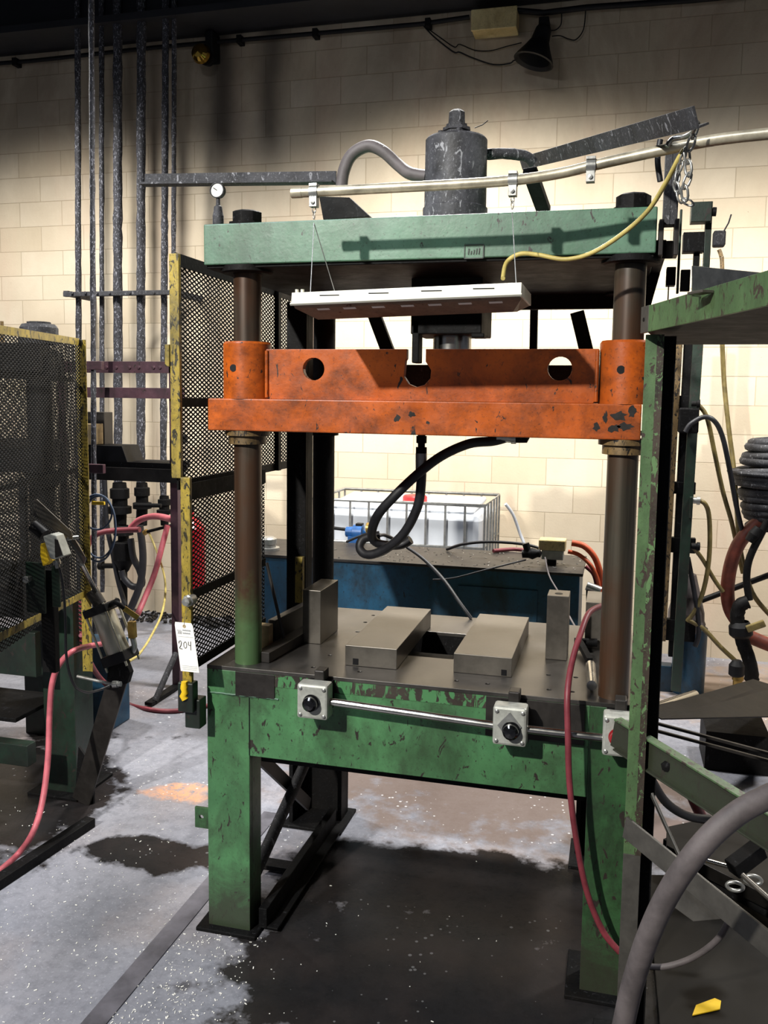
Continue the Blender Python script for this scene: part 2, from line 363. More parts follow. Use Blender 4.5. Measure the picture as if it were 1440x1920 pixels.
def chain(m, pts, pitch=.022, r=.0022):
    pts = [Vector(p) for p in pts]; L = [0]
    for a, b in zip(pts, pts[1:]): L.append(L[-1]+(b-a).length)
    n = max(1, int(L[-1]/pitch))
    def at(q):
        for i in range(len(pts)-1):
            if q <= L[i+1] or i == len(pts)-2:
                t = (q-L[i])/max(1e-6, L[i+1]-L[i]); return pts[i].lerp(pts[i+1], t), (pts[i+1]-pts[i]).normalized()
    for i in range(n):
        c, t = at((i+.5)*pitch); sd = t.orthogonal().normalized()
        if i % 2: sd = t.cross(sd)
        loop = [c+t*(pitch*.68*math.cos(q))+sd*(pitch*.33*math.sin(q)) for q in [2*math.pi*j/10 for j in range(11)]]
        m.tube(loop, r, 6, caps=False)
    return m

# ================================================================ SETTING
struct(MB().box(-9, 6, -13, .0, -.2, 0).build('floor', 'floor'))
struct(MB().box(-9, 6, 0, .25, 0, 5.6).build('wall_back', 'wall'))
struct(MB().box(-9, 6, -13, .25, 5.6, 5.75).build('ceiling', 'ceil'))
# dark roof girder running along the top of the wall
g = MB().box(-9, 6, -.32, -.02, 4.66, 5.6).box(-9, 6, -.42, .0, 4.64, 4.69)
struct(g.build('trim_1', 'ceil'))
# ================================================================ MAIN PRESS
XL, XR, YF, YB = -1.305, 0.086, -4.006, -3.06
pr = thing('hydraulic_press', 'large green four-column hydraulic press with an orange moving platen, in the middle', 'press', ((XL+XR)/2, (YF+YB)/2, 0))
CXY = [(-1.187, -3.93), (.02, -3.93), (-1.187, -3.14), (.02, -3.14)]
# -- base frame: apron with legs
fr = MB()
fr.box(-1.151, -.046, YF, YF+.02, .637, .925)                         # front apron
fr.box(-1.08, -.10, YB-.02, YB, .637, .925)
fr.box(XL, XL+.02, YF+.02, YB-.02, .637, .925).box(XR-.02, XR, YF+.02, YB-.02, .637, .925)
fr.build('apron', 'green', pr, .002)
MB().box(-1.13, -.05, YF+.05, YF+.12, .60, .70).box(-1.1, -.05, -3.6, -3.52, .6, .9).build('cross_beam', 'grease', pr, .002)
def leg(x0, x1, y0, y1, side, mat):
    m = MB(); s = 1 if y0 < -3.6 else -1; yf = y0 if s > 0 else y1
    m.box(x0, x1, yf, yf+s*.02, 0, .925)
    xs = x0 if side < 0 else x1-.018
    m.box(xs, xs+.018, min(yf+s*.02, yf+s*.17), max(yf+s*.02, yf+s*.17), 0, .925)
    xs = x1-.018 if side < 0 else x0
    m.box(xs, xs+.018, min(yf+s*.02, yf+s*.10), max(yf+s*.02, yf+s*.10), 0, .637)
    return m.build('leg', mat, pr, .002)
l1 = leg(XL, -1.151, YF, 0, -1, 'green'); leg(-.046, XR, YF, 0, 1, 'green_dirty_shade')  # right leg takes the darker green to paint in its shade
leg(XL, -1.09, -3.2, YB, -1, 'grease'); leg(-.1, XR, -3.2, YB, 1, 'grease')
MB().box(XL-.035, -1.12, YF-.03, YF+.2, 0, .014).build('foot_plate', 'grease', pr, .003)
MB().box(-.09, XR+.05, YF-.04, YF+.2, 0, .014).build('foot_plate', 'grease', pr, .003)
MB().box(XL-.02, -1.06, -3.26, YB+.03, 0, .014).build('foot_plate', 'grease', pr, .003)
MB().box(-.12, XR+.03, -3.26, YB+.03, 0, .014).build('foot_plate', 'grease', pr, .003)
# weld bead and seam on the apron
wpts = [Vector((XL+.005+i*.011, YF-.001, .845-.0001*i+random.uniform(-.001, .001))) for i in range(24)]
MB().tube(wpts, .0035, 6, jit=.3).build('weld_bead', 'crown_green', pr)
MB().tube([(-1.151, YF-.0005, .84), (-1.151, YF-.0005, .64)], .0022, 6).build('weld_bead', 'green_dark', pr)
# tab on the left leg
MB().plate([(-.075, 0), (0, 0), (0, .075), (-.075, .075)], [circ(-.05, .04, .008, 12)], lambda a, b, t: Vector((XL+a, YF+.05+t, .33+b)), .01).build('tab', 'green_dirty_shade', pr, .001)
# braces in the left side of the base
MB().cyl((-1.19, -3.98, .10), (-1.16, -3.2, .46), .022, 14).build('brace', 'sooty', pr)
MB().bar((-1.22, -3.85, .60), (-1.19, -3.30, .14), .05, .012, (1, 0, 0)).build('brace', 'darksteel', pr)
MB().box(-1.13, -1.10, -3.98, -3.2, .014, .085).box(-1.10, -1.06, -3.98, -3.2, .014, .022).build('base_rail', 'grease', pr, .002)
MB().box(-1.28, -1.13, -3.62, -3.56, .014, .03).build('base_rail', 'grease', pr, .002)
# -- bed plate with slot and tapped holes
hole = [(-.70, -3.70), (-.52, -3.70), (-.52, -3.36), (-.70, -3.36)]
hs = []
for gx in (-.95, -.80, -.46, -.36, -.18, -.10):
    for gy in (-3.93, -3.78, -3.45, -3.30, -3.18):
        if -.87 < gx < -.66 and -3.9 < gy < -3.27: continue
        if -.51 < gx < -.29 and -3.87 < gy < -3.26: continue
        hs.append(circ(gx+random.uniform(-.01, .01), gy, .008, 10))
MB().plate([(XL, YF), (XR, YF), (XR, YB-.03), (XL, YB-.03)], [hole]+hs, lambda a, b, t: Vector((a, b, .938-t)), .013).build('bed_plate', 'bed', pr, .001)
MB().box(-.72, -.50, -3.72, -3.34, .72, .735).box(-.72, -.5, -3.72, -3.70, .72, .925).box(-.72, -.5, -3.36, -3.34, .72, .925).box(-.72, -.70, -3.72, -3.34, .72, .925).box(-.52, -.50, -3.72, -3.34, .72, .925).build('slot_box', 'grease', pr)
# bare steel edge band along the front of the bed
MB().box(-1.06, -.36, YF-.0015, YF, .885, .925).build('edge_grime', 'edge_grime', pr)
for e0, e1, e2 in ((-1.20, -1.06, .842), (-.36, -.06, .80)): MB().box(e0, e1, YF-.004, YF, e2, .925).build('edge_pad', 'darksteel', pr, .001)
# -- columns
for i, (cx, cy) in enumerate(CXY):
    MB().cyl((cx, cy, .938), (cx, cy, 2.26), .0455, 36).build('column', 'column' if i < 2 else 'grease', pr)
    n = MB().lathe((cx, cy, 2.383), (0, 0, 1), [(0, .062), (.012, .062), (.014, .05), (.045, .05), (.05, .04), (.05, .0)], 8); n.build('column_nut', 'grease', pr, .002)
# -- crown
cr = MB().box(XL, XR, YF, YB, 2.255, 2.383).build('crown', 'crown_green', pr, .004)
MB().box(XL+.03, XR-.02, YB-.07, YB-.04, 2.19, 2.256).box(XL+.004, XR-.004, YF+.012, YB-.075, 2.245, 2.256).build('crown_flange_shade', 'grease', pr, .003)  # rear flange plus black sheet added for shade under the crown
for cx, cy in CXY: MB().lathe((cx, cy, 2.2551), (0, 0, -1), [(0, .085), (.018, .085), (.022, .075), (.022, .04)], 28).build('column_boss', 'grease', pr)
# embossed maker's plate on the crown
a = P(871, 485, YF); b = P(907, 459, YF)
np_ = MB().box(a.x, b.x, YF-.002, YF, a.z, b.z).build('name_plate', 'crown_green', pr)
m = MB(); w = b.x-a.x; h = b.z-a.z
for (p, q) in (((a.x, a.z), (b.x, a.z)), ((b.x, a.z), (b.x, b.z)), ((b.x, b.z), (a.x, b.z)), ((a.x, b.z), (a.x, a.z))): m.bar((p[0], YF-.003, p[1]), (q[0], YF-.003, q[1]), .003, .003, (0, 1, 0))
for i in range(5): m.bar((a.x+w*(.2+.14*i), YF-.003, a.z+h*.3), (a.x+w*(.23+.14*i), YF-.003, a.z+h*random.uniform(.55, .75)), .003, .003, (0, 1, 0))
m.build('lettering', 'green_dark', np_)
# -- main cylinder on top
ccx, ccy = -.578, -3.53
MB().lathe((ccx, ccy, 2.383), (0, 0, 1), [(0, .112), (.115, .113), (.118, .108), (.345, .107), (.352, .101), (.352, 0)], 40).build('cylinder', 'cyl', pr)
MB().lathe((ccx, ccy, 2.735), (0, 0, 1), [(0, .055), (.010, .055), (.011, .046), (.024, .045), (.025, .05), (.036, .048), (.037, .038), (.048, .037), (.049, .03), (.088, .028), (.096, .018), (.098, 0)], 7).build('bleed_fitting', 'sooty', pr, .002)
for q in range(6): MB().cyl((ccx+.07*math.cos(q), ccy+.07*math.sin(q), 2.735), (ccx+.07*math.cos(q), ccy+.07*math.sin(q), 2.75), .009, 6).build('bolt', 'sooty', pr)
MB().tube([P(890, 240, -3.5), P(905, 234, -3.5), P(915, 226, -3.5)], .0018, 5).build('stray_wire', 'grease', pr)
# port block and pipe out of the right of the cylinder, steel lever dropping behind
MB().tube(smooth([P(905, 290, -3.5), P(950, 288, -3.48), P(985, 293, -3.46), P(1000, 305, -3.44)]), .019, 12, jit=.06).build('port_pipe', 'sooty', pr)
MB().bar(P(993, 320, -3.4), P(1020, 395, -3.2), .03, .05, (1, 0, 0)).build('rear_strut', 'grease', pr, .002)
MB().prism([P(598, 368, -3.5), P(655, 370, -3.5), P(694, 406, -3.5), P(606, 412, -3.5)], (0, 0, 0), (0, .05, 0)).build('rear_strut', 'grease', pr, .002)
# -- below the crown: gland block, rod
MB().box(XR-.002, XR+.03, -3.95, -3.3, 2.255, 2.30).prism([Vector((XR-.07, -3.6, 2.256)), Vector((XR+.03, -3.6, 2.256)), Vector((XR+.0, -3.6, 2.13)), Vector((XR-.05, -3.6, 2.08))], (0, 0, 0), (0, .3, 0)).build('crown_bracket', 'grease', pr, .003)
MB().box(-.70, -.455, -3.66, -3.42, 2.058, 2.256).box(-.695, -.67, -3.66, -3.6, 1.96, 2.106).box(-.49, -.445, -3.66, -3.6, 2.045, 2.06).build('gland_block', 'grease', pr, .004)
MB().cyl((ccx, ccy, 1.82), (ccx, ccy, 2.12), .068, 36).build('ram_rod', 'chrome', pr)
for u0, u1 in ((700, 728), (1082, 1100)):
    MB().bar(P(u0, 585, -3.0), P(u1, 660, -3.0), .055, .03, (0, 1, 0)).build('rear_guide', 'grease', pr, .002)
MB().bar(P(1002, 560, -3.02), P(1000, 660, -3.02), .03, .03, (0, 1, 0)).build('rear_guide', 'grease', pr, .002)
# black guide channel beside the rear left column
MB().box(-1.245, -1.165, -3.42, -3.40, .94, 2.2).box(-1.245, -1.235, -3.40, -3.34, .94, 2.2).box(-1.175, -1.165, -3.40, -3.34, .94, 2.2).build('guide_channel', 'grease', pr, .002)
q0 = P(553, 1130, -3.45); q1 = P(567, 1045, -3.45)
MB().box(q0.x, q1.x, -3.45, -3.425, q0.z, q1.z).build('guide_channel_end', 'yellow', pr, .001)
# -- moving platen
pl = MB().box(XL+.01, XR-.02, YF+.0, YB-.04, 1.726, 1.83).build('platen', 'orange', pr, .004)
slot = [(.315, .16), (.315, .075)]+[(.345+.032*math.cos(t), .075+.032*math.sin(t)) for t in [math.pi+.25+k*(math.pi-.5)/10 for k in range(11)]]+[(.375, .075), (.375, .16)]
x0w, x1w = -1.108, -.06
ol = [(0, 0)]+[(1.048, 0)]+[(1.048, .16), (.56+.0, .16)]
web_out = [(0, 0), (1.035, 0), (1.048, .015), (1.048, .16)]+[(.5, .16)]+[(.545-0, .16)]
cxh = -.60-x0w
web_out = [(0, 0), (1.035, 0), (1.048, .015), (1.048, .16), (cxh+.008, .16), (cxh+.008, .105)]
for k in range(15):
    t = math.radians(75-k*(320-5)/14); web_out.append((cxh-.002+.036*math.cos(t), .098+.036*math.sin(t)-.012))
web_out = [p for i, p in enumerate(web_out)]
web_out += [(cxh-.052, .105), (cxh-.052, .16), (0, .16)]
web_out = [(0, 0), (1.035, 0), (1.048, .015), (1.048, .16), (cxh+.02, .16), (cxh+.02, .122), (cxh+.038, .095), (cxh+.036, .07), (cxh+.018, .05), (cxh-.008, .043), (cxh-.032, .052), (cxh-.048, .075), (cxh-.044, .125), (cxh-.04, .13), (cxh-.04, .16), (0, .16)]
hl = circ(-.945-x0w, .097, .036, 22); hr = circ(-.172-x0w, .102, .036, 22)
MB().plate(web_out, [hl, hr], lambda a, b, t: Vector((x0w+a, -3.965+t, 1.83+b)), .025).build('web', 'orange', pl, .0015)
MB().box(x0w, x1w, -3.12, -3.10, 1.83, 1.975).build('web', 'grease', pl, .0015)
for i, (cx, cy) in enumerate(CXY):
    s_ = MB().lathe((cx, cy, 1.829), (0, 0, 1), [(0, .079), (.178, .079), (.185, .074), (.187, .047), (.18, .0456)], 40)
    so = s_.build('guide_sleeve', 'orange' if i < 2 else 'grease', pl)
    MB().cyl((cx-.016, cy-.074, 1.83+.098), (cx-.016, cy-.0785, 1.83+.098), .012, 16).build('set_screw_hole', 'black', pl)
    MB().lathe((cx, cy, 1.727), (0, 0, -1), [(0, .074), (.018, .074), (.02, .062), (.046, .062), (.048, .047)], 32).build('collar', 'rust' if i < 2 else 'grease', pl)
for cx, s in ((x0w+.004, 1), (x1w-.004, -1)):
    MB().tube([(cx, -3.968, 1.835), (cx, -3.968, 1.985)], .006, 8, jit=.1).build('weld_bead', 'orange', pl)
# grey scars where the paint is gone
def scar(cx, cz, pts, y, mat, parent):
    lo = [(cx+p[0], cz+p[1]) for p in pts]
    MB().prism([Vector((a, y, b)) for a, b in lo], (0, 0, 0), (0, -.0008, 0)).build('bare_patch', mat, parent)
random.seed(11)
for (u, v, sx, sz) in ((745, 785, .012, .016), (772, 777, .014, .010), (1160, 780, .03, .018), (1150, 803, .025, .014), (1172, 800, .03, .014), (1118, 800, .014, .014), (1185, 772, .014, .02), (1135, 782, .009, .02)):
    c = P(u, v, YF); n = 14
    pts = [((sx*random.uniform(.45, 1.05))*math.cos(2*math.pi*k/n), (sz*random.uniform(.45, 1.05))*math.sin(2*math.pi*k/n)) for k in range(n)]
    scar(c.x, c.z, pts, YF+.0002, 'darksteel', pl)
# fittings under the platen
c = Vector((-.668, -3.6, 1.727))
MB().lathe(c, (0, 0, -1), [(0, .014), (.02, .014), (.02, .019), (.045, .019), (.047, .013), (.06, .013), (.06, .02), (.085, .02)], 8).build('hose_fitting', 'grease', pl)
c2 = Vector((-.30, -3.6, 1.71))
MB().tube([c2+Vector((.0, 0, .02)), c2+Vector((-.005, 0, .0)), c2+Vector((-.05, 0, 0))], .02, 12).build('hose_elbow', 'grease', pl)
# -- two-hand control rail
ry = -4.075
ra = P(600, 1313, ry); rb = P(940, 1362, ry); rc = P(1130, 1378, ry)
rail = MB().cyl(ra, rb, .0125, 18).cyl(rb, Vector((rc.x+.02, ry, rb.z-.002)), .0125, 18).build('control_rail', 'chrome', pr)
def ctrl(u0, v0, u1, v1, btn, diamond=False):
    a = P(u0, v1, -4.115); b = P(u1, v0, -4.115)
    cx, cz = (a.x+b.x)/2, (a.z+b.z)/2; hw, hh = (b.x-a.x)/2, (b.z-a.z)/2
    bx = MB().box(cx-hw, cx+hw, -4.11, YF-.045, cz-hh, cz+hh).build('control_box', 'alu', pr, .008)
    MB().box(cx-hw*.8, cx+hw*.8, YF-.046, YF, cz-hh*.8, cz+hh*.8).build('box_bracket', 'grease', bx, .002)
    MB().box(cx-.012, cx+.022, YF-.05, YF, cz+hh*.9, cz+hh+.03).build('conduit_knockout', 'darksteel', bx, .004)
    for i in (-1, 1):
        for j in (-1, 1): MB().lathe((cx+i*hw*.76, -4.11, cz+j*hh*.76), (0, -1, 0), [(0, .006), (.003, .006), (.005, .003), (.005, 0)], 12).build('screw', 'galv', bx)
    if diamond: MB().prism([Vector((cx+p[0]*hw*.72, -4.111, cz+p[1]*hh*.72+.004)) for p in ((-1, 0), (0, -1), (1, 0), (0, 1))], (0, 0, 0), (0, -.004, 0)).build('diamond_plate', 'galv', bx, .001)
    MB().lathe((cx+(.006 if diamond else 0), -4.114, cz-(.008 if diamond else 0)), (0, -1, 0), [(0, .027), (.004, .027), (.005, .019), (.012, .019), (.014, .024), (.022, .023), (.029, .016), (.032, 0)], 28).build('push_button', btn, bx)
ctrl(555, 1288, 613, 1347, 'button'); ctrl(922, 1331, 988, 1397, 'button', True); ctrl(1128, 1347, 1190, 1418, 'redbutton')

# ---- blocks and tooling on the bed
def block(name, x0, x1, y0, y1, z0, z1, label, mat='steel', rz=0, notch=None, group=None, cat='steel block'):
    t = MB(); cx, cy = (x0+x1)/2, (y0+y1)/2
    t.box(x0-cx, x1-cx, y0-cy, y1-cy, 0, z1-z0)
    o = t.build(name, mat, None, .0015); o.location = (cx, cy, z0); o.rotation_euler.z = rz
    tag(o, label, cat, group)
    if notch:
        for (nx, sz) in notch:
            k = MB().box(nx-cx, nx-cx+sz, y0-cy-.0006, y0-cy+.01, .004, .004+sz*1.1); k.build('notch', 'black', None).parent = o
    return o
Z0 = .9385
block('parallel_block', -.862, -.683, -3.875, -3.283, Z0, 1.008, 'flat ground-steel riser block on the press bed, left of the slot', 'steel', .012, [(-.835, .02)], 'riser blocks')
block('parallel_block', -.493, -.301, -3.845, -3.276, Z0, 1.003, 'flat ground-steel riser block on the press bed, right of the slot', 'steel', 0, [(-.335, .018)], 'riser blocks')
block('stop_block', -1.089, -1.020, -3.66, -3.45, Z0, 1.137, 'tall dark steel block standing on edge at the left of the bed')
o = block('stop_post', -.212, -.138, -3.60, -3.50, Z0, 1.165, 'narrow upright steel block near the right of the bed, bolt hole on top')
k = MB().lathe((0, -.01, .2267), (0, 0, 1), [(0, .014), (.0006, .014), (.0006, 0)], 16); k.build('bolt_hole', 'black', None).parent = o
block('stop_block', -.085, -.015, -3.42, -3.22, Z0, 1.11, 'steel block on the bed half hidden behind the front right column')
# angle stop at the left rear: bar, clamp and rod
t = thing('clamp_stop', 'dark toe clamp with a slanted rod behind the front left column', 'clamp', (-1.13, -3.75, Z0))
MB().bar((-1.135, -3.93, Z0+.018), (-1.10, -3.55, Z0+.018), .05, .036).build('clamp_bar', 'darksteel', t, .002)
MB().bar((-1.175, -3.75, Z0+.05), (-1.15, -3.42, Z0+.05), .03, .10).build('backing_bar', 'darksteel', t, .002)
MB().cyl(P(533, 1200, -3.74), P(500, 1055, -3.72), .006, 10).lathe(P(533, 1202, -3.74)-Vector((0, 0, .01)), (0, 0, 1), [(0, .02), (.014, .02), (.014, 0)], 6).build('clamp_rod', 'darksteel', t)
o = MB().box(-1.215, -1.165, -3.80, -3.76, Z0, 1.03).build('wood_wedge', 'wood', None, .002); tag(o, 'small wooden wedge standing beside the clamp stop', 'wedge')
o = MB().cyl((-.055, -3.70, Z0+.022), (-.045, -3.92, Z0+.022), .016, 16).build('chrome_pin', 'chrome', None); tag(o, 'short bright steel pin lying by the front right column', 'pin')
o = MB().bar((-.10, -3.46, Z0+.03), (-.06, -3.62, Z0+.012), .02, .02).cyl((-.12, -3.45, Z0+.03), (-.04, -3.44, Z0+.03), .014, 10).build('shut_off_valve', 'grease', None); tag(o, 'small black shut-off valve lying behind the narrow upright block', 'valve')

# ---- hoses hung on the press
hose('hydraulic_hose', [(-.668, -3.6, 1.645), P(790, 900, -3.6), P(783, 950, -3.58), P(757, 1000, -3.55), P(722, 1030, -3.52), P(690, 1040, -3.50), P(675, 1028, -3.48), P(682, 1010, -3.46), P(712, 1004, -3.44)], .0175, 'rubber', 'thick black hydraulic hose dropping from the platen and curling into a loop')
hose('hydraulic_hose', [(-.36, -3.6, 1.711), P(925, 827, -3.6), P(880, 832, -3.6), P(828, 855, -3.6), P(782, 890, -3.62), P(735, 935, -3.63), P(706, 970, -3.6), P(697, 1004, -3.5), P(712, 1020, -3.47), P(750, 1022, -3.45), P(770, 1012, -3.45)], .0175, 'rubber', 'thick black hydraulic hose sweeping down from the platen elbow at right')
o = MB().cyl((-.345, -3.6, 1.711), (-.40, -3.6, 1.713), .021, 14).cyl((-.335, -3.6, 1.711), (-.352, -3.6, 1.711), .024, 8).build('hose_ferrule', 'galv', None); tag(o, 'silver crimped ferrule at the elbow end of the sweeping hose', 'fitting')
o = MB().cyl((-.668, -3.6, 1.645), (-.667, -3.6, 1.585), .0205, 14).build('hose_ferrule', 'galv', None); tag(o, 'silver crimped ferrule on the hose straight below the platen', 'fitting')
hose('hydraulic_hose', [P(640, 352, -3.5), P(645, 320, -3.5), P(660, 290, -3.5), P(690, 274, -3.5), P(718, 284, -3.5), P(745, 308, -3.5), P(768, 325, -3.52), P(800, 331, -3.53)], .022, 'greyhose', 'grey hose arching into the left side of the top cylinder', k=7)
hose('air_hose', [P(1128, 1136, -3.75), P(1104, 1150, -3.85), P(1088, 1190, -3.95), P(1073, 1240, -4.02), P(1064, 1300, -4.10), P(1065, 1380, -4.12), P(1068, 1470, -4.12), P(1080, 1570, -4.11), P(1100, 1670, -4.10), P(1130, 1745, -4.09), P(1162, 1785, -4.09)], .0095, 'redhose', 'dark red air hose hanging down in front of the right half of the bed')
hose('air_hose', [P(700, 1010, -3.0), P(720, 1003, -2.9), P(745, 1015, -2.8), P(790, 1045, -2.9), P(830, 1085, -3.0), P(862, 1130, -3.1), P(884, 1160, -3.12)], .0075, 'rubber', 'thin dark hose running from the tank down to the rear edge of the bed')
# ================================================================ OVERHEAD: light fixture, conduit, angle irons
t = thing('fluorescent_fixture', 'long off-white fluorescent work light hanging before the crown', 'light fixture', (-.6, -4.2, 2.1))
fy = -.11; q0 = P(547, 560, -4.25+fy); q1 = P(978, 540, -4.25+fy)
xa, xb = q0.x, q1.x; za, zb = q0.z-.002, q1.z-.004
def fx(prof, x0, x1, name, mat, inset=0):
    m = MB(); 
    A = [Vector((x0+(inset if q[2] else 0), q[0]+fy, q[1]+za)) for q in prof]; B = [Vector((x1-(inset if q[2] else 0), q[0]+fy, q[1]+zb)) for q in prof]
    n = len(A); m.add(A+B, [tuple(range(n)), tuple(reversed(range(n, 2*n)))]+[(i, (i+1) % n, n+(i+1) % n, n+i) for i in range(n)]); return m.build(name, mat, t, .001)
hs_ = fx([(-4.25, .018, 0), (-4.255, -.012, 0), (-4.25, -.016, 0), (-3.995, -.014, 0), (-3.99, -.010, 0), (-4.0, .018, 0)], xa, xb, 'housing', 'white', .0)
rf_ = fx([(-4.252, -.0145, 0), (-4.232, -.022, 0), (-4.13, -.044, 1), (-4.03, -.034, 1), (-3.995, -.0145, 0)], xa+.004, xb-.004, 'reflector', 'shaded_dirtywhite', .03)
fx([(-4.256, -.009, 0), (-4.262, -.013, 0), (-4.256, -.018, 0), (-4.25, -.015, 0)], xa-.002, xb+.002, 'rim', 'white')
zat = lambda x: za+(zb-za)*(x-xa)/(xb-xa)
for k_ in (.13, .35, .58, .80): sx = xa+(xb-xa)*k_; MB().box(sx, sx+.055, -4.2535+fy, -4.25+fy, zat(sx)+.006, zat(sx)+.0085).build('vent_slot', 'black', hs_)
for k_ in (.10, .22, .35, .48, .60, .73, .86):
    sx = xa+(xb-xa)*k_; q = [(sx, -.0225), (sx+.035, -.0225), (sx+.035, -.0255), (sx, -.0255)]
    MB().prism([Vector((x_, -4.222+fy+(0 if dz > -.024 else .014), zat(x_)+dz)) for x_, dz in q], (0, 0, 0), (0, -.001, -.002)).build('lens_slot', 'paper', rf_)
for (ex, ez) in ((xa+.004, za), (xa+.02, za)): MB().cyl((ex, -4.22+fy, ez+.018), (ex, -4.22+fy, ez+.03), .005, 10).build('end_knob', 'white', t)
cn = [P(548, 362, -4.24), P(700, 354, -4.24), P(850, 346, -4.24), P(962, 338, -4.24), P(1050, 325, -4.24), P(1130, 306, -4.25), P(1250, 280, -4.28), P(1345, 262, -4.34), P(1450, 250, -4.42)]
t = thing('conduit_pipe', 'long stained metal conduit crossing in front of the cylinder', 'conduit', cn[0])
MB().tube(smooth(cn), .0138, 14).build('pipe', 'conduit', t)
MB().tube([cn[0]-Vector((.001, 0, 0)), cn[0]+Vector((.03, 0, 0))], .0148, 14).build('coupling', 'conduit', t)
for (u, v, y) in ((589, 360, -4.24), (962, 338, -4.24), (1108, 311, -4.25)):
    c = P(u, v, y)
    m = MB().lathe(c-Vector((.012, 0, 0)), (1, 0, 0), [(0, .0165), (.024, .0165)], 18).box(c.x-.011, c.x+.011, c.y-.012, c.y+.012, c.z-.042, c.z-.014).box(c.x-.012, c.x+.012, c.y-.013, c.y+.013, c.z+.014, c.z+.022)
    m.build('pipe_strap', 'galv', t, .001)
    MB().lathe(c+Vector((0, -.012, -.03)), (0, -1, 0), [(0, .006), (.004, .006), (.005, 0)], 8).build('strap_bolt', 'galv', t)
def hanger(cu, cv, cy, ends, lab):
    m = MB(); c = P(cu, cv, cy)-Vector((0, 0, .040)); mid = c-Vector((0, 0, .045)); chain(m, [c, mid], .016, .0014)
    for e in ends: m.tube([mid, e], .0013, 5)
    o = m.build('hanging_chain', 'galv'); tag(o, lab, 'chain', None)
hanger(589, 360, -4.24, [Vector((xa+.05, -4.24+fy, za+.016)), Vector((xa+.07, -4.06+fy, za+.016))], 'thin chain and wire hook holding the left end of the work light')
hanger(962, 338, -4.24, [Vector((xb-.015, -4.24+fy, zb+.014))], 'thin chain and wire hook holding the right end of the work light')
hose('power_cord', [P(943, 522, -4.2), P(950, 492, -4.12), P(975, 476, -4.12), P(1010, 478, -4.12), P(1060, 486, -4.13), P(1110, 474, -4.15), P(1165, 440, -4.18), P(1215, 395, -4.22), P(1250, 340, -4.28), P(1272, 298, -4.33), P(1283, 280, -4.34)], .0062, 'yellowcable', 'yellow power cord looping from the work light up to the conduit', 'cord', k=8)
def angle(name, a, b, lv, lh, t_, mat, label, hdir, group='angle irons'):
    a, b = Vector(a), Vector(b); d = (b-a).normalized(); h = Vector(hdir); h = (h-d*h.dot(d)).normalized(); v = h.cross(d)
    if v.z < 0: v = -v
    m = MB(); lo = Vector((0, 0, 0))
    A = [lo, h*-lh, h*-lh+v*t_, v*t_-h*t_*0, v*lv, v*lv+h*t_, lo+h*t_]
    m.prism([a+q for q in A], a, b); o = m.build(name, mat, None); return tag(o, label, 'angle iron', group)
angle('angle_iron', P(271, 350, -3.9), P(629, 346, -3.9), .042, .04, .006, 'sooty', 'sooty black angle iron level above the left end of the crown', (0, 1, 0))
angle('angle_iron', P(982, 318, -3.05), P(1312, 240, -4.55), .048, .022, .005, 'sooty', 'grey steel angle iron slanting up to the right above the conduit', (-.5, .5, 0))
# strut channel, clevis and chain at the right end of the crown
t = thing('strut_channel', 'vertical grey strut channel bolted at the right end of the crown', 'channel', (.13, -3.95, 2.2))
a = P(1240, 475, -3.97); b = P(1280, 262, -3.97)
MB().box(a.x, a.x+.019, -3.97, -3.92, a.z+.08, b.z).box(b.x-.024, b.x-.004, -3.97, -3.92, a.z+.08, b.z).box(a.x, b.x-.004, -3.93, -3.92, a.z+.08, b.z).build('channel_body', 'sooty', t, .001)
MB().box(a.x-.01, a.x+.003, -4.0, -3.93, a.z-.01, a.z+.09).box(b.x-.012, b.x, -4.0, -3.93, a.z-.01, a.z+.09).box(a.x-.01, b.x, -3.94, -3.93, a.z-.01, a.z+.04).build('clevis', 'darksteel', t, .002)
m = MB(); chain(m, [P(1307, 232, -4.4), P(1298, 262, -4.38), P(1288, 290, -4.36), P(1292, 330, -4.36), P(1283, 352, -4.36), P(1285, 378, -4.35)], .03, .0032)
chain(m, [P(1284, 285, -4.34), P(1272, 320, -4.33), P(1268, 350, -4.33), P(1275, 372, -4.33), P(1300, 384, -4.33)], .024, .0026)
tag(m.build('lifting_chain', 'galv'), 'loose steel chain draped from the slanting angle iron', 'chain')
m = MB().tube(smooth([P(1250, 275, -4.33), P(1262, 260, -4.33), P(1285, 256, -4.35), P(1300, 246, -4.4), P(1303, 232, -4.42)]), .006, 8)
tag(m.build('steel_hook', 'galv'), 'bent steel hook lying over the conduit by the chain', 'hook')
hose('air_line', [P(1238, 262, -4.1), P(1233, 300, -4.1), P(1238, 340, -4.1)], .008, 'rubber', 'short black hose loop behind the conduit near the strut channel')
# limit switch / bracket cluster behind the crown's right corner
t = thing('switch_bracket', 'dark green bracket post with switch box right of the crown', 'bracket', P(1310, 560, -3.3))
def bx(u0, v0, u1, v1, y, dep, name, mat, par, bev=.002):
    a = P(u0, v1, y); b = P(u1, v0, y); return MB().box(a.x, b.x, y, y+dep, a.z, b.z).build(name, mat, par, bev)
bx(1295, 377, 1336, 416, -3.3, .06, 'switch_box', 'green_dark', t)
bx(1318, 377, 1337, 505, -3.25, .03, 'bracket_post', 'green_dark', t)
bx(1280, 434, 1322, 472, -3.25, .06, 'cross_arm', 'grease', t)
bx(1296, 445, 1314, 575, -3.22, .03, 'bracket_post', 'grease', t)
MB().cyl(P(1336, 397, -3.28), P(1343, 397, -3.28), .016, 12).build('knob', 'black', t)
bx(1337, 431, 1362, 461, -3.25, .05, 'switch_head', 'sooty', t, .006)
MB().tube([P(1358, 432, -3.25), P(1366, 418, -3.25), P(1371, 402, -3.25)], .003, 6).build('whisker', 'sooty', t)
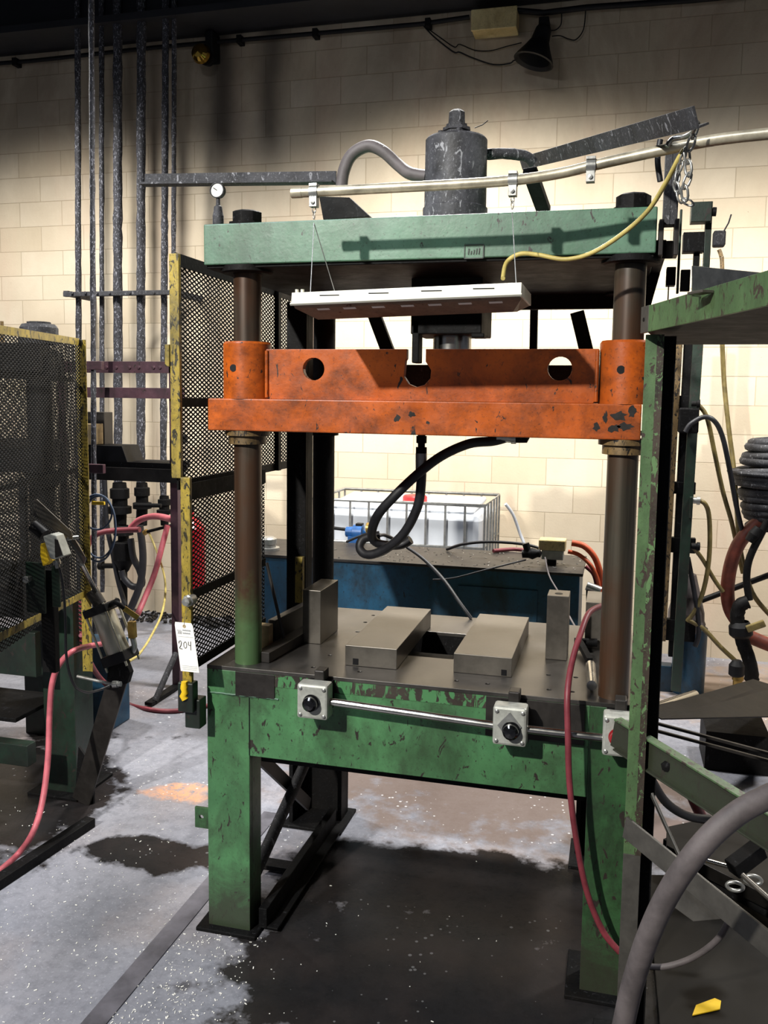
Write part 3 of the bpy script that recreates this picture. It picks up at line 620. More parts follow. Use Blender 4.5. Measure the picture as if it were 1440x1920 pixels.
bx(1268, 392, 1280, 550, -3.7, .02, 'hanger_bar', 'green_dark', t)
bx(1275, 505, 1295, 546, -3.65, .02, 'hanger_bar', 'darksteel', t)
bx(1249, 500, 1268, 535, -3.5, .05, 'knuckle', 'grease', t)
bx(1248, 535, 1255, 640, -3.5, .015, 'hanger_bar', 'grease', t)
# pressure gauge
t = thing('pressure_gauge', 'round pressure gauge on a fitting at the left end of the crown', 'gauge', (-1.28, -3.95, 2.383))
c = P(402, 358, -3.95); c.x = max(c.x, XL+.025); k = .78
MB().lathe(c+Vector((0, .012*k, 0)), (0, -1, 0), [(0, .0), (0, .030*k), (.024*k, .032*k), (.026*k, .028*k)], 28).build('gauge_case', 'sooty', t)
MB().lathe(c+Vector((0, -.010*k, 0)), (0, -1, 0), [(0, .028*k), (.001, .0)], 28).build('dial', 'glassface', t)
MB().bar(c+Vector((0, -.0125*k, 0)), c+Vector((-.012, -.0125*k, .008)), .002, .002).build('needle', 'black', t)
L = c.z-.023-2.3835
MB().lathe(c-Vector((0, 0, .023)), (0, 0, -1), [(0, .006), (L*.25, .007), (L*.3, .013), (L*.5, .0155), (L*.62, .018), (L, .018), (L, 0)], 16).build('stem', 'sooty', t)

# ================================================================ SIDE GUARD OF THE MAIN PRESS, LOT TAG
t = thing('press_side_guard', 'yellow-posted expanded metal guard along the left side of the press', 'guard', (-1.36, -4.05, .88))
gx = -1.385
MB().box(gx-.012, gx+.022, -4.065, -4.05, 1.57, 2.285).box(gx-.012, gx-.006, -4.05, -4.02, 1.57, 2.285).build('guard_post', 'yellow', t, .002)
MB().box(gx+.03, gx+.064, -4.085, -4.07, .885, 1.575).box(gx+.03, gx+.036, -4.07, -4.04, .885, 1.575).build('guard_post', 'yellow', t, .002)
up = MB().mesh_panel((gx, -4.05, 1.55), (0, 1, 0), (0, 0, 1), 1.16, .73).build('mesh_panel', 'meshblack', t)
MB().box(gx, gx+.006, -4.05, -2.88, 2.25, 2.29).box(gx, gx+.006, -4.05, -2.88, 1.53, 1.56).box(gx, gx+.006, -4.05, -2.88, 1.80, 1.83).box(gx, gx+.02, -2.90, -2.87, 1.53, 2.29).box(gx, gx+.02, -3.2, -3.17, 1.53, 2.29).build('panel_frame', 'grease', t)
lw = MB().mesh_panel((gx+.05, -4.07, .95), (0, 1, 0), (0, 0, 1), .64, .60).build('mesh_panel', 'meshblack', t)
MB().box(gx+.05, gx+.056, -4.07, -3.43, 1.50, 1.555).box(gx+.05, gx+.056, -4.07, -3.43, 1.17, 1.20).box(gx+.05, gx+.056, -4.07, -3.43, .93, .96).build('panel_frame', 'grease', t)
for zz, gz in ((1.99, 0), (1.94, 0)): pass
MB().box(gx-.028, gx-.012, -4.07, -4.03, 1.93, 2.0).build('hinge', 'yellow', t, .002)
c = P(352, 1127, -4.1); MB().lathe(c, (0, -1, 0), [(-.03, .02), (0, .02), (.004, .016), (.016, .014), (.018, 0)], 8).build('clamp_bolt', 'galv', t)
MB().box(gx+.02, gx+.075, -4.10, -4.06, .80, .90).box(gx+.035, gx+.09, -4.08, -4.03, .74, .84).build('hinge_foot', 'green_dark', t, .004)
MB().tube([Vector((gx+.045+.006*math.sin(3*i), -4.10, .905-.012*i)) for i in range(6)], .012, 8, jit=.2).build('yellow_knot', 'yellowplastic', t)
# lot tag, tilted card
ta = bpy.data.objects.new('lot_tag', None); COL.objects.link(ta)
tl = thing('lot_tag', 'white card tag handwritten 204 hanging on the yellow guard post', 'tag', P(350, 1172, -4.13)); bpy.data.objects.remove(ta); tl.name = 'lot_tag'
def tagpt(a, b, t_=0):          # card coordinates: a right, b down, in card widths
    o = P(327, 1166, -4.125); e1 = (P(361, 1169, -4.125)-o); e2 = (P(339, 1258, -4.125)-o); return o+e1*a+e2*b+Vector((0, -t_, 0))
MB().prism([tagpt(.04, 0), tagpt(.93, 0), tagpt(1.0, .06), tagpt(1.02, 1.0), tagpt(0, 1.0), tagpt(0, .06)], (0, 0, 0), (0, .0012, 0)).build('card', 'paper', tl)
MB().lathe(tagpt(.52, .07, .0005), (0, -1, 0), [(0, .0055), (.0008, .0055), (.0009, .002)], 16).build('eyelet', 'wood', tl)
MB().tube([tagpt(.52, .07, .001), tagpt(.55, 0, .001), P(352, 1130, -4.12)], .0007, 5).build('tie_wire', 'galv', tl)
def strokes(name, ls, r, mat):
    m = MB()
    for l in ls: m.tube([tagpt(a, b, .001) for a, b in l], r, 5)
    return m.build(name, mat, tl)
strokes('digit_2', [[(.10, .43), (.13, .385), (.22, .375), (.25, .41), (.20, .47), (.10, .525), (.12, .535), (.26, .54)]], .0011, 'ink')
strokes('digit_0', [[(.44, .39), (.37, .42), (.36, .49), (.42, .52), (.50, .50), (.53, .43), (.49, .39), (.44, .39)]], .0009, 'ink')
strokes('digit_4', [[(.64, .38), (.62, .45), (.72, .455), (.76, .45)], [(.77, .37), (.74, .46), (.72, .55)]], .0009, 'ink')
strokes('print_rule', [[(.08, .285), (.93, .285)], [(.12, .88), (.95, .88)], [(.12, .915), (.95, .915)], [(.15, .95), (.9, .95)]], .0004, 'greyink')
strokes('logo_mark', [[(.10+.06*i, .15), (.16+.06*i, .19), (.12+.06*i, .235)] for i in range(4)], .0007, 'greyink')
m = MB()
for j, (b, n) in enumerate(((.165, 9), (.225, 8))):
    for i in range(n):
        a = .40+.052*i; m.tube([tagpt(a, b, .001), tagpt(a+.012, b-.028*(1+.3*(i % 2)), .001), tagpt(a+.03, b, .001)], .0005, 4)
m.build('printed_name', 'greyink', tl)

# ================================================================ BACK: TANK, TOTE
TX0, TX1, TY0, TY1, TZ = -1.93, -.139, -2.31, -1.79, 1.0
t = thing('hydraulic_tank', 'long blue steel hydraulic tank with a dark chip-strewn lid behind the press', 'tank', ((TX0+TX1)/2, (TY0+TY1)/2, 0))
MB().box(TX0, TX1-.01, TY0+.02, TY1-.02, .12, .985).build('tank_body', 'blue', t, .004)
MB().box(TX0-.02, TX1+.006, TY0, TY1, .985, 1.0).build('tank_lid', 'darksteel', t, .002)
for sx in (TX0+.05, TX1-.15):
    for sy in (TY0+.05, TY1-.15): MB().box(sx, sx+.08, sy, sy+.08, 0, .121).build('leg', 'grease', t)
MB().box(-.75, -.35, TY0+.012, TY0+.02, .2, .9).build('cover_plate', 'blue', t, .002)
c = G(502, 1030, 1.0)
MB().lathe(c, (0, 0, 1), [(0, .065), (.012, .065), (.014, .045), (.03, .045), (.032, .05), (.06, .05), (.07, .035), (.07, 0)], 24).build('filler_cap', 'galv', t)
for k in range(26):
    p = Vector((random.uniform(-1.3, -.2), random.uniform(TY0+.05, TY1-.05), 1.001)); 
ch = MB()
for k in range(160):
    p = Vector((random.uniform(-1.5, -.16), random.uniform(TY0+.03, TY1-.03), 1.0008)); q = random.uniform(0, 6.3); l = random.uniform(.004, .016)
    ch.bar(p, p+Vector((math.cos(q)*l, math.sin(q)*l, .002)), random.uniform(.002, .007), .0015)
o = tag(ch.build('metal_chips', 'galv'), 'scattered metal chips lying on the dark tank lid', 'chips'); o['kind'] = 'stuff'
t = thing('ibc_tote', 'white plastic bulk liquid tote in a grey wire cage by the back wall', 'tote', (-1.38, -.7, 0))
bx0, bx1, by0, by1 = -1.96, -.80, -1.05, -.34
bm_ = MB()
for i in range(5):
    z0 = .2+i*.17; bm_.box(bx0+.02, bx1-.02, by0+.02, by1-.02, z0+.01, z0+.165)
MB().box(bx0+.03, bx1-.03, by0+.03, by1-.03, .17, 1.10).build('bottle', 'poly', t, .05)
MB().prism([Vector((bx0+.08, by0+.06, 1.09)), Vector((bx1-.08, by0+.06, 1.09)), Vector((bx1-.08, by1-.06, 1.12)), Vector((bx0+.08, by1-.06, 1.12))], (0, 0, 0), (0, 0, .03)).build('bottle_top', 'poly', t, .02)
MB().box(bx0, bx1, by0, by1, .02, .15).build('pallet_base', 'black', t, .01)
c = P(778, 938, -.72); MB().lathe((c.x, c.y, 1.12), (0, 0, 1), [(0, .085), (.045, .085), (.055, .075), (.055, 0)], 24).build('filler_lid', 'redplastic', t)
lp = lambda z: [(bx0, by0, z), (bx1, by0, z), (bx1, by1, z), (bx0, by1, z), (bx0, by0, z)]
for z in (1.16, .88, .66, .44, .22): MB().tube(lp(z), .009 if z < 1 else .011, 8).build('cage_rail', 'galv', t)
cage = [(bx0+(bx1-bx0)*i/9, by0) for i in range(10)]+[(bx1, by0+(by1-by0)*i/5) for i in range(1, 6)]+[(bx0+(bx1-bx0)*i/9, by1) for i in range(0, 9)]+[(bx0, by0+(by1-by0)*i/5) for i in range(1, 5)]
for (x, y) in cage: MB().cyl((x, y, .12), (x, y, 1.16), .008, 8).build('cage_bar', 'galv', t)
hose('water_hose', [P(948, 945, -.3), P(962, 965, -.25), P(975, 1000, -.2), P(985, 1030, -.2), P(988, 1090, -.18), (-.45, -.18, .02)], .012, 'poly', 'pale hose hanging behind the right edge of the white tote')
# fittings on the tank
t = thing('solenoid_valve', 'beige square valve block standing on the tank lid at right', 'valve', (-.36, -2.1, 1.0))
c = P(1038, 1050, -2.1)
MB().box(c.x-.075, c.x+.06, -2.15, -2.05, c.z+.055, c.z+.11).build('coil_cover', 'tan', t, .006)
MB().box(c.x-.06, c.x+.05, -2.14, -2.06, 1.03, c.z+.056).build('valve_body', 'alu', t, .004)
MB().lathe((c.x-.01, -2.1, 1.0), (0, 0, 1), [(0, .025), (.032, .025)], 12).build('base_nipple', 'grease', t)
c = P(998, 1036, -2.2)
t = thing('ball_valve', 'small black valve with round cap lying on the tank lid', 'valve', (c.x, c.y, 1.0))
MB().lathe(c-Vector((.05, 0, .01)), (1, 0, .1), [(0, 0), (0, .02), (.03, .022), (.05, .03), (.075, .02), (.09, .022), (.1, 0)], 12).build('valve_body', 'black', t)
MB().cyl(c-Vector((.02, 0, 0)), c+Vector((-.035, 0, .045)), .018, 12).build('valve_cap', 'black', t)
t = thing('pump_motor', 'small blue pump motor on the back of the tank beside the loop hose', 'motor', P(666, 1012, -1.75))
c = P(668, 998, -1.75)
MB().lathe(c-Vector((.06, 0, -.0)), (1, 0, 0), [(0, 0), (0, .03), (.04, .032), (.045, .045), (.1, .045), (.105, .02), (.12, 0)], 18).box(c.x-.04, c.x+.045, -1.79, -1.71, c.z-.06, c.z-.02).build('motor_body', 'bluepump', t)
MB().box(c.x+.0, c.x+.04, -1.77, -1.73, c.z+.03, c.z+.055).build('terminal_cap', 'black', t, .003)
MB().cyl(P(625, 990, -1.75), P(650, 993, -1.75), .010, 10).build('shaft', 'black', t)
MB().lathe(P(688, 990, -1.76), (1, 0, 0), [(0, 0), (0, .033), (.03, .033), (.03, 0)], 14).build('brass_cap', 'brass', t)
hose('cable', [P(650, 1016, -2.0), P(680, 1004, -2.05), P(712, 1002, -2.1), P(735, 1010, -2.15)], .007, 'rubber', 'short black cable curving over the tank lid beside the blue motor', 'cable')
hose('cable', [G(838, 1030, 1.01), P(870, 1020, -2.0), P(920, 1016, -2.05), P(980, 1020, -2.1), P(1012, 1028, -2.12)], .008, 'rubber', 'black cable arching across the tank lid to the beige valve', 'cable')
hose('cable', [P(812, 1087, -2.36), P(850, 1084, -2.36), P(905, 1070, -2.34), P(960, 1056, -2.3), P(985, 1050, -2.22)], .0045, 'rubber', 'thin grey cable drooping over the front of the tank', 'cable')
hose('cable', [P(1022, 1045, -2.25), P(1030, 1080, -2.35), P(1048, 1112, -2.5), P(1062, 1145, -2.9), P(1080, 1178, -3.05)], .004, 'greyhose', 'thin grey cable falling from the beige valve towards the bed', 'cable')
for (pts, mat, lb) in (([P(1072, 1018, -2.1), P(1095, 1024, -2.1), P(1115, 1045, -2.1), P(1126, 1078, -2.1), P(1128, 1110, -2.1)], 'orangehose', 'orange hose bending down over the right end of the tank, outermost'),
                      ([P(1065, 1034, -2.1), P(1085, 1040, -2.1), P(1106, 1058, -2.12), P(1120, 1085, -2.12), P(1124, 1115, -2.12)], 'orangehose', 'thinner orange hose bending down just inside the outer one'),
                      ([P(1098, 1062, -2.05), P(1112, 1075, -2.05), P(1118, 1095, -2.05), P(1119, 1120, -2.05)], 'redhose', 'dark red hose at the right end of the tank'),
                      ([G(925, 1033, 1.012), G(965, 1030, 1.012), G(995, 1034, 1.012)], 'redhose', 'red hose lying along the back of the tank lid')):
    hose('hydraulic_hose', pts, .016 if 'outermost' in lb else .011, mat, lb)
t = thing('pipe_manifold', 'grey pipe manifold at the right end of the tank', 'manifold', P(1110, 1120, -2.2))
MB().cyl(P(1100, 1098, -2.2), P(1126, 1108, -2.2), .022, 12).build('manifold_pipe', 'galv', t)
MB().cyl(P(1103, 1100, -2.2), P(1104, 1175, -2.2), .012, 10).cyl(P(1119, 1100, -2.2), P(1120, 1175, -2.2), .014, 10).build('drop_pipe', 'grease', t)

# ================================================================ WALL TOP
cx_ = []
a = P(-60, 124, -.07); b = P(300, 92, -.07)
t = thing('wall_conduit', 'dark conduit running along the top of the block wall', 'conduit', P(400, 80, -.05))
pts = [P(-80, 125, -.05), P(60, 114, -.05), P(300, 88, -.05), P(600, 62, -.05), P(790, 45, -.05), P(880, 32, -.05)]
MB().tube(pts, .016, 10).build('pipe', 'black', t)
MB().tube([P(970, 20, -.05), P(1020, 24, -.06), P(1100, 14, -.05), P(1300, 0, -.05), P(1460, -16, -.05)], .02, 10).build('pipe', 'black', t)
for (u, v) in ((30, 117), (450, 75), (592, 63), (803, 44)): 
    c = P(u, v, -.05); MB().box(c.x-.02, c.x+.02, -.08, 0, c.z-.03, c.z+.03).build('pipe_clip', 'grease', t, .003)
t = thing('junction_box', 'stained beige electrical junction box high on the wall', 'box', P(926, 40, -.1))
a = P(884, 58, -.16); b = P(969, 12, -.16)
MB().box(a.x, b.x, -.16, 0, a.z, b.z).build('enclosure', 'tan', t, .006)
MB().box(a.x-.004, b.x+.004, -.172, -.155, a.z-.004, b.z+.004).build('cover', 'tan', t, .006)
t = thing('wall_horn', 'black bell-shaped speaker lamp on the wall right of the junction box', 'lamp', P(1020, 70, -.2))
ax = (P(1004, 106, -.22)-P(1021, 52, -.20)).normalized()
MB().lathe(P(1021, 50, -.20), ax, [(0, 0), (0, .045), (.02, .055), (.10, .065), (.16, .095), (.22, .13), (.245, .142), (.25, .13), (.23, .11), (.15, .08), (.12, 0)], 28).build('shade', 'black', t)
MB().box(P(1020, 52, -.05).x-.03, P(1020, 52, -.05).x+.04, -.14, 0, P(1020, 60, 0).z-.03, P(1020, 60, 0).z+.05).build('wall_bracket', 'grease', t, .005)
hose('wire', [P(793, 47, -.04), P(815, 70, -.03), P(850, 97, -.03), P(862, 98, -.03), P(885, 108, -.03), P(925, 121, -.03), P(955, 119, -.03), P(965, 113, -.05), P(985, 114, -.12)], .005, 'black', 'black wire sagging from the conduit to the black horn lamp', 'wire')
hose('wire', [P(793, 47, -.03), P(825, 70, -.02), P(852, 88, -.02), P(862, 83, -.02), P(890, 94, -.02), P(920, 95, -.02), P(950, 87, -.02), P(978, 80, -.03)], .0035, 'grease', 'thin wire sagging just above the black one on the wall', 'wire')
hose('wire', [P(1098, 20, -.04), P(1094, 55, -.03), P(1080, 74, -.03), P(1066, 73, -.03), P(1050, 67, -.04), P(1035, 68, -.06)], .004, 'grease', 'thin wire looping right of the black horn lamp', 'wire')
hose('wire', [P(1053, 25, -.04), P(1052, 45, -.03), P(1042, 56, -.03), P(1030, 57, -.06)], .004, 'black', 'short wire dropping from the ceiling conduit onto the horn lamp', 'wire')
t = thing('emergency_lamp', 'gold mirrored bulb lamp high on the wall at left', 'lamp', P(380, 100, -.15))
c = P(377, 101, -.22)
MB().lathe(c+Vector((0, .09, 0)), (0, -1, 0), [(0, .03), (.03, .05), (.09, .075), (.12, .065), (.14, .04), (.148, 0)], 24).build('bulb', 'gold', t)
a = P(396, 85, -.1); MB().box(a.x-.035, a.x+.03, -.14, 0, a.z-.11, a.z+.10).build('wall_bracket', 'black', t, .01)
MB().lathe(c+Vector((.0, .14, .0)), (0, -1, 0), [(0, 0), (0, .045), (.06, .055), (.065, .03)], 20).build('socket', 'black', t)

# ================================================================ PIPE DROPS AT LEFT
def drop(u0, u1, r, vend, lab, y=-.35, mat='pipesoot'):
    p0 = P(u0, -60, y); p1 = P(u1, vend, y); n = 60; pts = [p0.lerp(p1, i/n) for i in range(n+1)]
    m = MB().tube(pts, [r*(1+random.uniform(-.07, .09)) for _ in pts], 12, jit=.09); return tag(m.build('drop_pipe', mat), lab, 'pipe', 'soot-caked drop pipes')
drop(145, 149, .023, 1120, 'leftmost of the seven soot-caked vertical pipes')
drop(190, 192, .019, 1110, 'third soot-caked vertical pipe from the left, thin')
drop(220, 222, .034, 985, 'fourth vertical pipe from the left, thick')
drop(265, 264, .034, 985, 'fifth vertical pipe, thick, behind the left end of the angle iron')
drop(311, 306, .026, 940, 'sixth vertical pipe from the left')
drop(327, 325, .018, 690, 'rightmost thin vertical pipe, ending at the plum stand')
drop(171, 178, .0155, 1240, 'second vertical pipe from the left, running in front of the plum stand', -1.95)
t = thing('strut_rail', 'sooty horizontal strut clamping the seven pipes to the wall', 'rail', P(226, 549, -.4))
a = P(118, 556, -.42); b = P(336, 543, -.42)
MB().box(a.x, b.x, -.42, -.38, a.z, b.z).build('rail', 'sooty', t, .003)
for u in (123, 331): c = P(u, 550, -.4); MB().box(c.x-.02, c.x+.02, -.40, 0, c.z-.02, c.z+.02).build('wall_arm', 'sooty', t)
for i, u in enumerate((135, 160, 182, 205, 243, 288, 322)): c = P(u, 549, -.425); MB().lathe(c, (0, -1, 0), [(-.006, .012), (.006, .012), (.008, 0)], 6).build('bolt', 'sooty', t)

def vb(m, u0, v0, u1, v1, y, dep): a = P(u0, v1, y); b = P(u1, v0, y); return m.box(a.x, b.x, y, y+dep, a.z, b.z)
t = thing('pipe_stand', 'plum painted angle steel stand in front of the drop pipes', 'stand', (-2.6, -1.75, 0))
a = P(318, 1290, -1.75); b = P(333, 680, -1.75)
MB().box(-2.645, -2.595, -1.76, -1.75, 0, b.z).box(-2.605, -2.595, -1.75, -1.70, 0, b.z).build('post', 'purple', t, .001)
MB().box(-3.42, -3.37, -1.76, -1.75, 0, b.z).build('post', 'purple', t, .001)
zt = P(320, 678, -1.75).z
MB().box(-3.42, -2.63, -1.76, -1.75, zt-.07, zt).box(-3.42, -2.63, -1.75, -1.68, zt-.008, zt).build('top_rail', 'purple', t, .001)
for u in (200, 218, 243, 260, 288, 300): MB().lathe(P(u, 689, -1.762), (0, -1, 0), [(0, .011), (.008, .011), (.009, 0)], 6).build('bolt', 'purple', t)
m = MB(); vb(m, 140, 728, 345, 745, -1.80, .008); m.build('cross_bar', 'purple', t, .001)
m = MB(); vb(m, 140, 881, 345, 898, -1.80, .008); m.build('cross_bar', 'darksteel', t, .001)
m = MB(); vb(m, 150, 869, 320, 876, -1.78, .25); m.build('shelf', 'grease', t, .001)
m = MB(); vb(m, 161, 677, 190, 693, -1.99, .03); m.build('pipe_clamp', 'purple', t, .003)
m = MB(); vb(m, 163, 871, 193, 887, -1.99, .03); m.build('pipe_clamp', 'purple', t, .003)
m = MB(); vb(m, 325, 816, 350, 830, -1.82, .01); m.build('stub_bar', 'darksteel', t, .001)
m = MB(); vb(m, 318, 866, 350, 882, -1.70, .01); m.build('stub_bar', 'darksteel', t, .001)
MB().cyl(P(330, 1225, -1.80), G(290, 1315, .02), .018, 12).build('foot_brace', 'sooty', t)
MB().bar((-2.62, -1.76, .02), G(278, 1320, .02), .05, .02).build('foot', 'grease', t, .002)
m = MB(); q = [P(155, 834, -1.78), P(228, 836, -1.78), P(240, 870, -1.78), P(155, 868, -1.78)]
m.prism(q, (0, 0, 0), (0, .2, 0)); tag(m.build('shelf_tray', 'black', None, .003), 'black sloping tray lying on the lower rail of the plum stand', 'tray')
m = MB(); vb(m, 140, 795, 173, 833, -1.80, .12); tag(m.build('wood_board', 'wood', None, .003), 'brown wooden board standing on the black tray', 'board')
m = MB(); vb(m, 150, 773, 195, 833, -1.66, .1); tag(m.build('grey_box', 'darksteel', None, .003), 'dark grey box behind the wooden board on the plum stand', 'box')
# valves and regulators at the pipe ends
def valve(u, v0, v1, r, lab, prof, y=-.5, mat='grease', cat='valve'):
    a = P(u, v0, y); L = a.z-P(u, v1, y).z
    m = MB().lathe(a, (0, 0, -1), [(L*h, r*k) for h, k in prof], 16); return tag(m.build('pipe_valve', mat), lab, cat)
VP = [(0, .7), (.1, .75), (.12, 1), (.3, 1), (.32, .8), (.45, .8), (.47, 1.2), (.6, 1.2), (.62, .7), (1, .6)]
valve(224, 905, 1000, .075, 'black pipe union at the foot of the fourth pipe', VP)
valve(266, 905, 985, .06, 'black valve at the foot of the fifth pipe', VP)
valve(308, 930, 985, .05, 'black valve at the foot of the sixth pipe', VP)
o = valve(231, 985, 1160, .085, 'round black regulator bowl hanging under the fourth pipe', [(0, .45), (.05, .9), (.1, .9), (.11, .5), (.16, .5), (.18, 1), (.36, 1), (.42, .7), (.48, .45), (.5, .3), (1, .26)], -.6, 'grease', 'regulator')
m = MB().cyl(P(252, 947, -.6), P(302, 948, -.6), .016, 10); tag(m.build('cross_pipe', 'grease'), 'short black cross pipe between the two right valves', 'pipe')
m = MB().cyl(P(192, 1061, -.6), P(215, 1061, -.6), .02, 12).cyl(P(186, 1061, -.6), P(193, 1061, -.6), .032, 12); tag(m.build('pipe_stub', 'grease'), 'black pipe stub sticking out left of the regulator bowl', 'pipe')
hose('air_hose', [P(262, 985, -.7), P(268, 1040, -.7), P(264, 1090, -.7), P(250, 1130, -.72), P(232, 1165, -.75), P(222, 1200, -.8)], .028, 'rubber', 'thick black hose hanging from the fifth pipe')
hose('air_hose', [P(196, 900, -.6), P(200, 980, -.6), P(212, 1040, -.6), P(222, 1090, -.62), P(235, 1135, -.65)], .02, 'rubber', 'black hose running down from the third pipe')
hose('air_hose', [P(245, 1010, -.66), P(250, 1045, -.66), P(262, 1070, -.66), P(266, 1095, -.66), P(250, 1100, -.66), P(234, 1086, -.66), P(228, 1070, -.66)], .026, 'rubber', 'black hose looping back under the regulator bowl')
hose('air_hose', [P(245, 990, -1.2), P(262, 975, -1.22), P(290, 968, -1.3), P(325, 975, -1.5), P(352, 990, -1.65)], .022, 'pinkhose', 'pink-red air hose arching towards the yellow guard post')
hose('air_hose', [P(160, 1040, -1.4), P(168, 1015, -1.38), P(185, 1000, -1.35), P(215, 995, -1.3), P(262, 993, -1.3)], .02, 'redhose', 'dull red hose bending down behind the left cage')
hose('air_hose', [P(314, 985, -1.35), P(305, 1020, -1.4), P(290, 1075, -1.5), P(272, 1120, -1.6), P(258, 1152, -1.7)], .019, 'pinkhose', 'pink-red air hose dropping diagonally to the air cylinder')
hose('air_hose', [P(280, 1000, -1.3), P(300, 1050, -1.4), P(310, 1095, -1.6), P(305, 1145, -1.9), P(285, 1190, -2.3), P(262, 1225, -2.7), P(242, 1240, -3.1)], .007, 'yellowcable', 'thin yellow air line bowing down to the air cylinder')
m = MB()
for (ru, rv, cu, cv) in ((33, 62, 184, 991), (31, 58, 186, 988), (28, 33, 182, 960)):
    m.tube([P(cu+ru*math.cos(2*math.pi*i/32), cv+rv*math.sin(2*math.pi*i/32), -2.0-.01*ru/33) for i in range(33)], .006, 8)
tag(m.build('cable_coil', 'bluecable'), 'coil of blue-grey cable hung by the plum stand', 'cable')
m = MB().bar(P(173, 943, -2.0), P(196, 944, -2.0), .02, .02); tag(m.build('yellow_tie', 'yellowplastic', None, .003), 'small yellow tie on the coil of blue-grey cable', 'tie')
t = thing('air_tee', 'small brass branch tee with yellow lever by the pink hoses', 'fitting', P(310, 985, -1.3))
MB().cyl(P(272, 998, -1.3), P(322, 985, -1.3), .011, 10).build('tee_pipe', 'grease', t)
MB().bar(P(322, 984, -1.31), P(332, 987, -1.31), .02, .03).build('yellow_lever', 'yellowplastic', t, .003)
MB().cyl(P(270, 1000, -1.3), P(276, 996, -1.3), .018, 8).build('brass_nut', 'brass', t)
t = thing('fire_extinguisher', 'red fire extinguisher behind the yellow guard post', 'fire extinguisher', P(362, 1100, -1.4))
c = P(357, 1112, -1.4)
MB().lathe(c, (0, 0, 1), [(0, .08), (.01, .1), (.44, .1), (.49, .06), (.52, .03), (.55, .028)], 28).build('cylinder', 'redpaint', t)
MB().lathe(c+Vector((0, 0, .55)), (0, 0, 1), [(0, .03), (.04, .03), (.045, 0)], 12).build('valve_head', 'black', t)
MB().bar(c+Vector((0, 0, .59)), c+Vector((-.1, -.02, .62)), .02, .012).build('lever', 'black', t)
MB().box(c.x-.03, c.x+.03, -1.32, -1.30, c.z+.1, c.z+.5).build('hanger', 'purple', t)
# ================================================================ SECOND PRESS AT LEFT, ITS CAGE, AIR CYLINDER
lpn = thing('hydraulic_press', 'dark green hydraulic press standing behind the mesh cage at the left edge', 'press', (-2.9, -3.2, 0))
def lb(x0, x1, y0, y1, z0, z1, name, mat, bev=.003): return MB().box(x0, x1, y0, y1, z0, z1).build(name, mat, lpn, bev)
def slab(z0, z1, name, mat, ex=0): MB().prism([Vector((-3.7, -3.40-ex, z0)), Vector((-2.36+ex, -3.40-ex, z0)), Vector((-2.84+ex, -2.55, z0)), Vector((-3.9, -2.55, z0))], (0, 0, 0), (0, 0, z1-z0)).build(name, mat, lpn, .003)
lb(-2.50, -2.335, -3.245, -3.10, 0, .93, 'leg', 'green_dark'); lb(-3.05, -2.90, -2.65, -2.55, 0, .93, 'leg', 'green_dark')
lb(-2.56, -2.30, -3.30, -3.0, 0, .014, 'foot_plate', 'grease')
lb(-3.5, -2.42, -3.40, -3.36, .60, .80, 'apron', 'green_dark'); slab(.86, .93, 'bed_plate', 'grease')
lb(-3.5, -2.40, -3.50, -3.44, .235, .33, 'lower_rail', 'green_dark'); lb(-3.6, -2.50, -3.44, -3.1, .40, .42, 'shelf', 'grease')
slab(1.50, 1.60, 'platen', 'grease'); slab(1.93, 2.05, 'crown', 'grease', .01)
for cx, cy in ((-2.43, -3.3), (-2.93, -2.65)):
    MB().cyl((cx, cy, .93), (cx, cy, 2.0), .047, 24).build('column', 'grease', lpn)
    MB().lathe((cx, cy, 2.05), (0, 0, 1), [(0, .08), (.07, .08), (.085, .07), (.085, .05), (.095, .05), (.095, 0)], 10).build('column_nut', 'sooty', lpn, .002)
    MB().lathe((cx, cy, 1.5), (0, 0, -1), [(0, .075), (.05, .075), (.055, .06), (.07, .06), (.07, .047)], 24).build('collar', 'grease', lpn)
MB().bar((-2.49, -3.36, .95), (-2.49, -3.36, 1.47), .03, .02, (0, 1, 0)).build('guide_bar', 'grease', lpn)
MB().cyl((-2.62, -3.3, 2.05), (-2.62, -3.3, 2.15), .011, 8).build('stud', 'rust', lpn)
o = MB().box(-2.86, -2.62, -2.5, -2.3, .0, .48).build('blue_bin', 'blue', None, .01); tag(o, 'blue steel bin on the floor under the left press', 'bin')
# cage
A = Vector((-2.30, -3.2, 0)); B = Vector((-2.05, -4.08, 0)); D = (B-A).normalized(); Nn = Vector((D.y, -D.x, 0))
LC = 1.55
t = thing('press_cage', 'black expanded metal cage panel with yellow frame at the left edge', 'guard', (-2.3, -3.2, .5))
z0, z1 = .94, 2.066
MB().mesh_panel(A+Vector((0, 0, z0)), D, (0, 0, 1), LC, z1-z0, .034, .0155).build('mesh_panel', 'meshblack', t)
MB().bar(A+Vector((0, 0, z1)), A+D*LC+Vector((0, 0, z1-.02)), .004, .03).build('top_rail', 'yellow', t, .001)
MB().bar(A+Vector((0, 0, z0)), A+D*LC+Vector((0, 0, z0+.09)), .004, .03).build('bottom_rail', 'yellow', t, .001)
MB().bar(A+Vector((0, 0, z1+.01)), A+Vector((0, 0, .58)), .034, .005, (D.x, D.y, 0)).build('cage_post', 'yellow', t, .001)
MB().box(A.x, A.x+.03, A.y, A.y+.005, .58, z1+.01).build('cage_post', 'yellow', t, .001)
MB().mesh_panel(A+Vector((.002, .0, .70)), (-1, 0, 0), (0, 0, 1), .075, .23, .03, .02, .003).build('mesh_strip', 'redhose', t)
MB().mesh_panel(A+Vector((-.01, .05, z0)), (-1, 0, 0), (0, 0, 1), 1.1, z1-z0, .034, .0155).build('mesh_panel', 'meshblack', t)
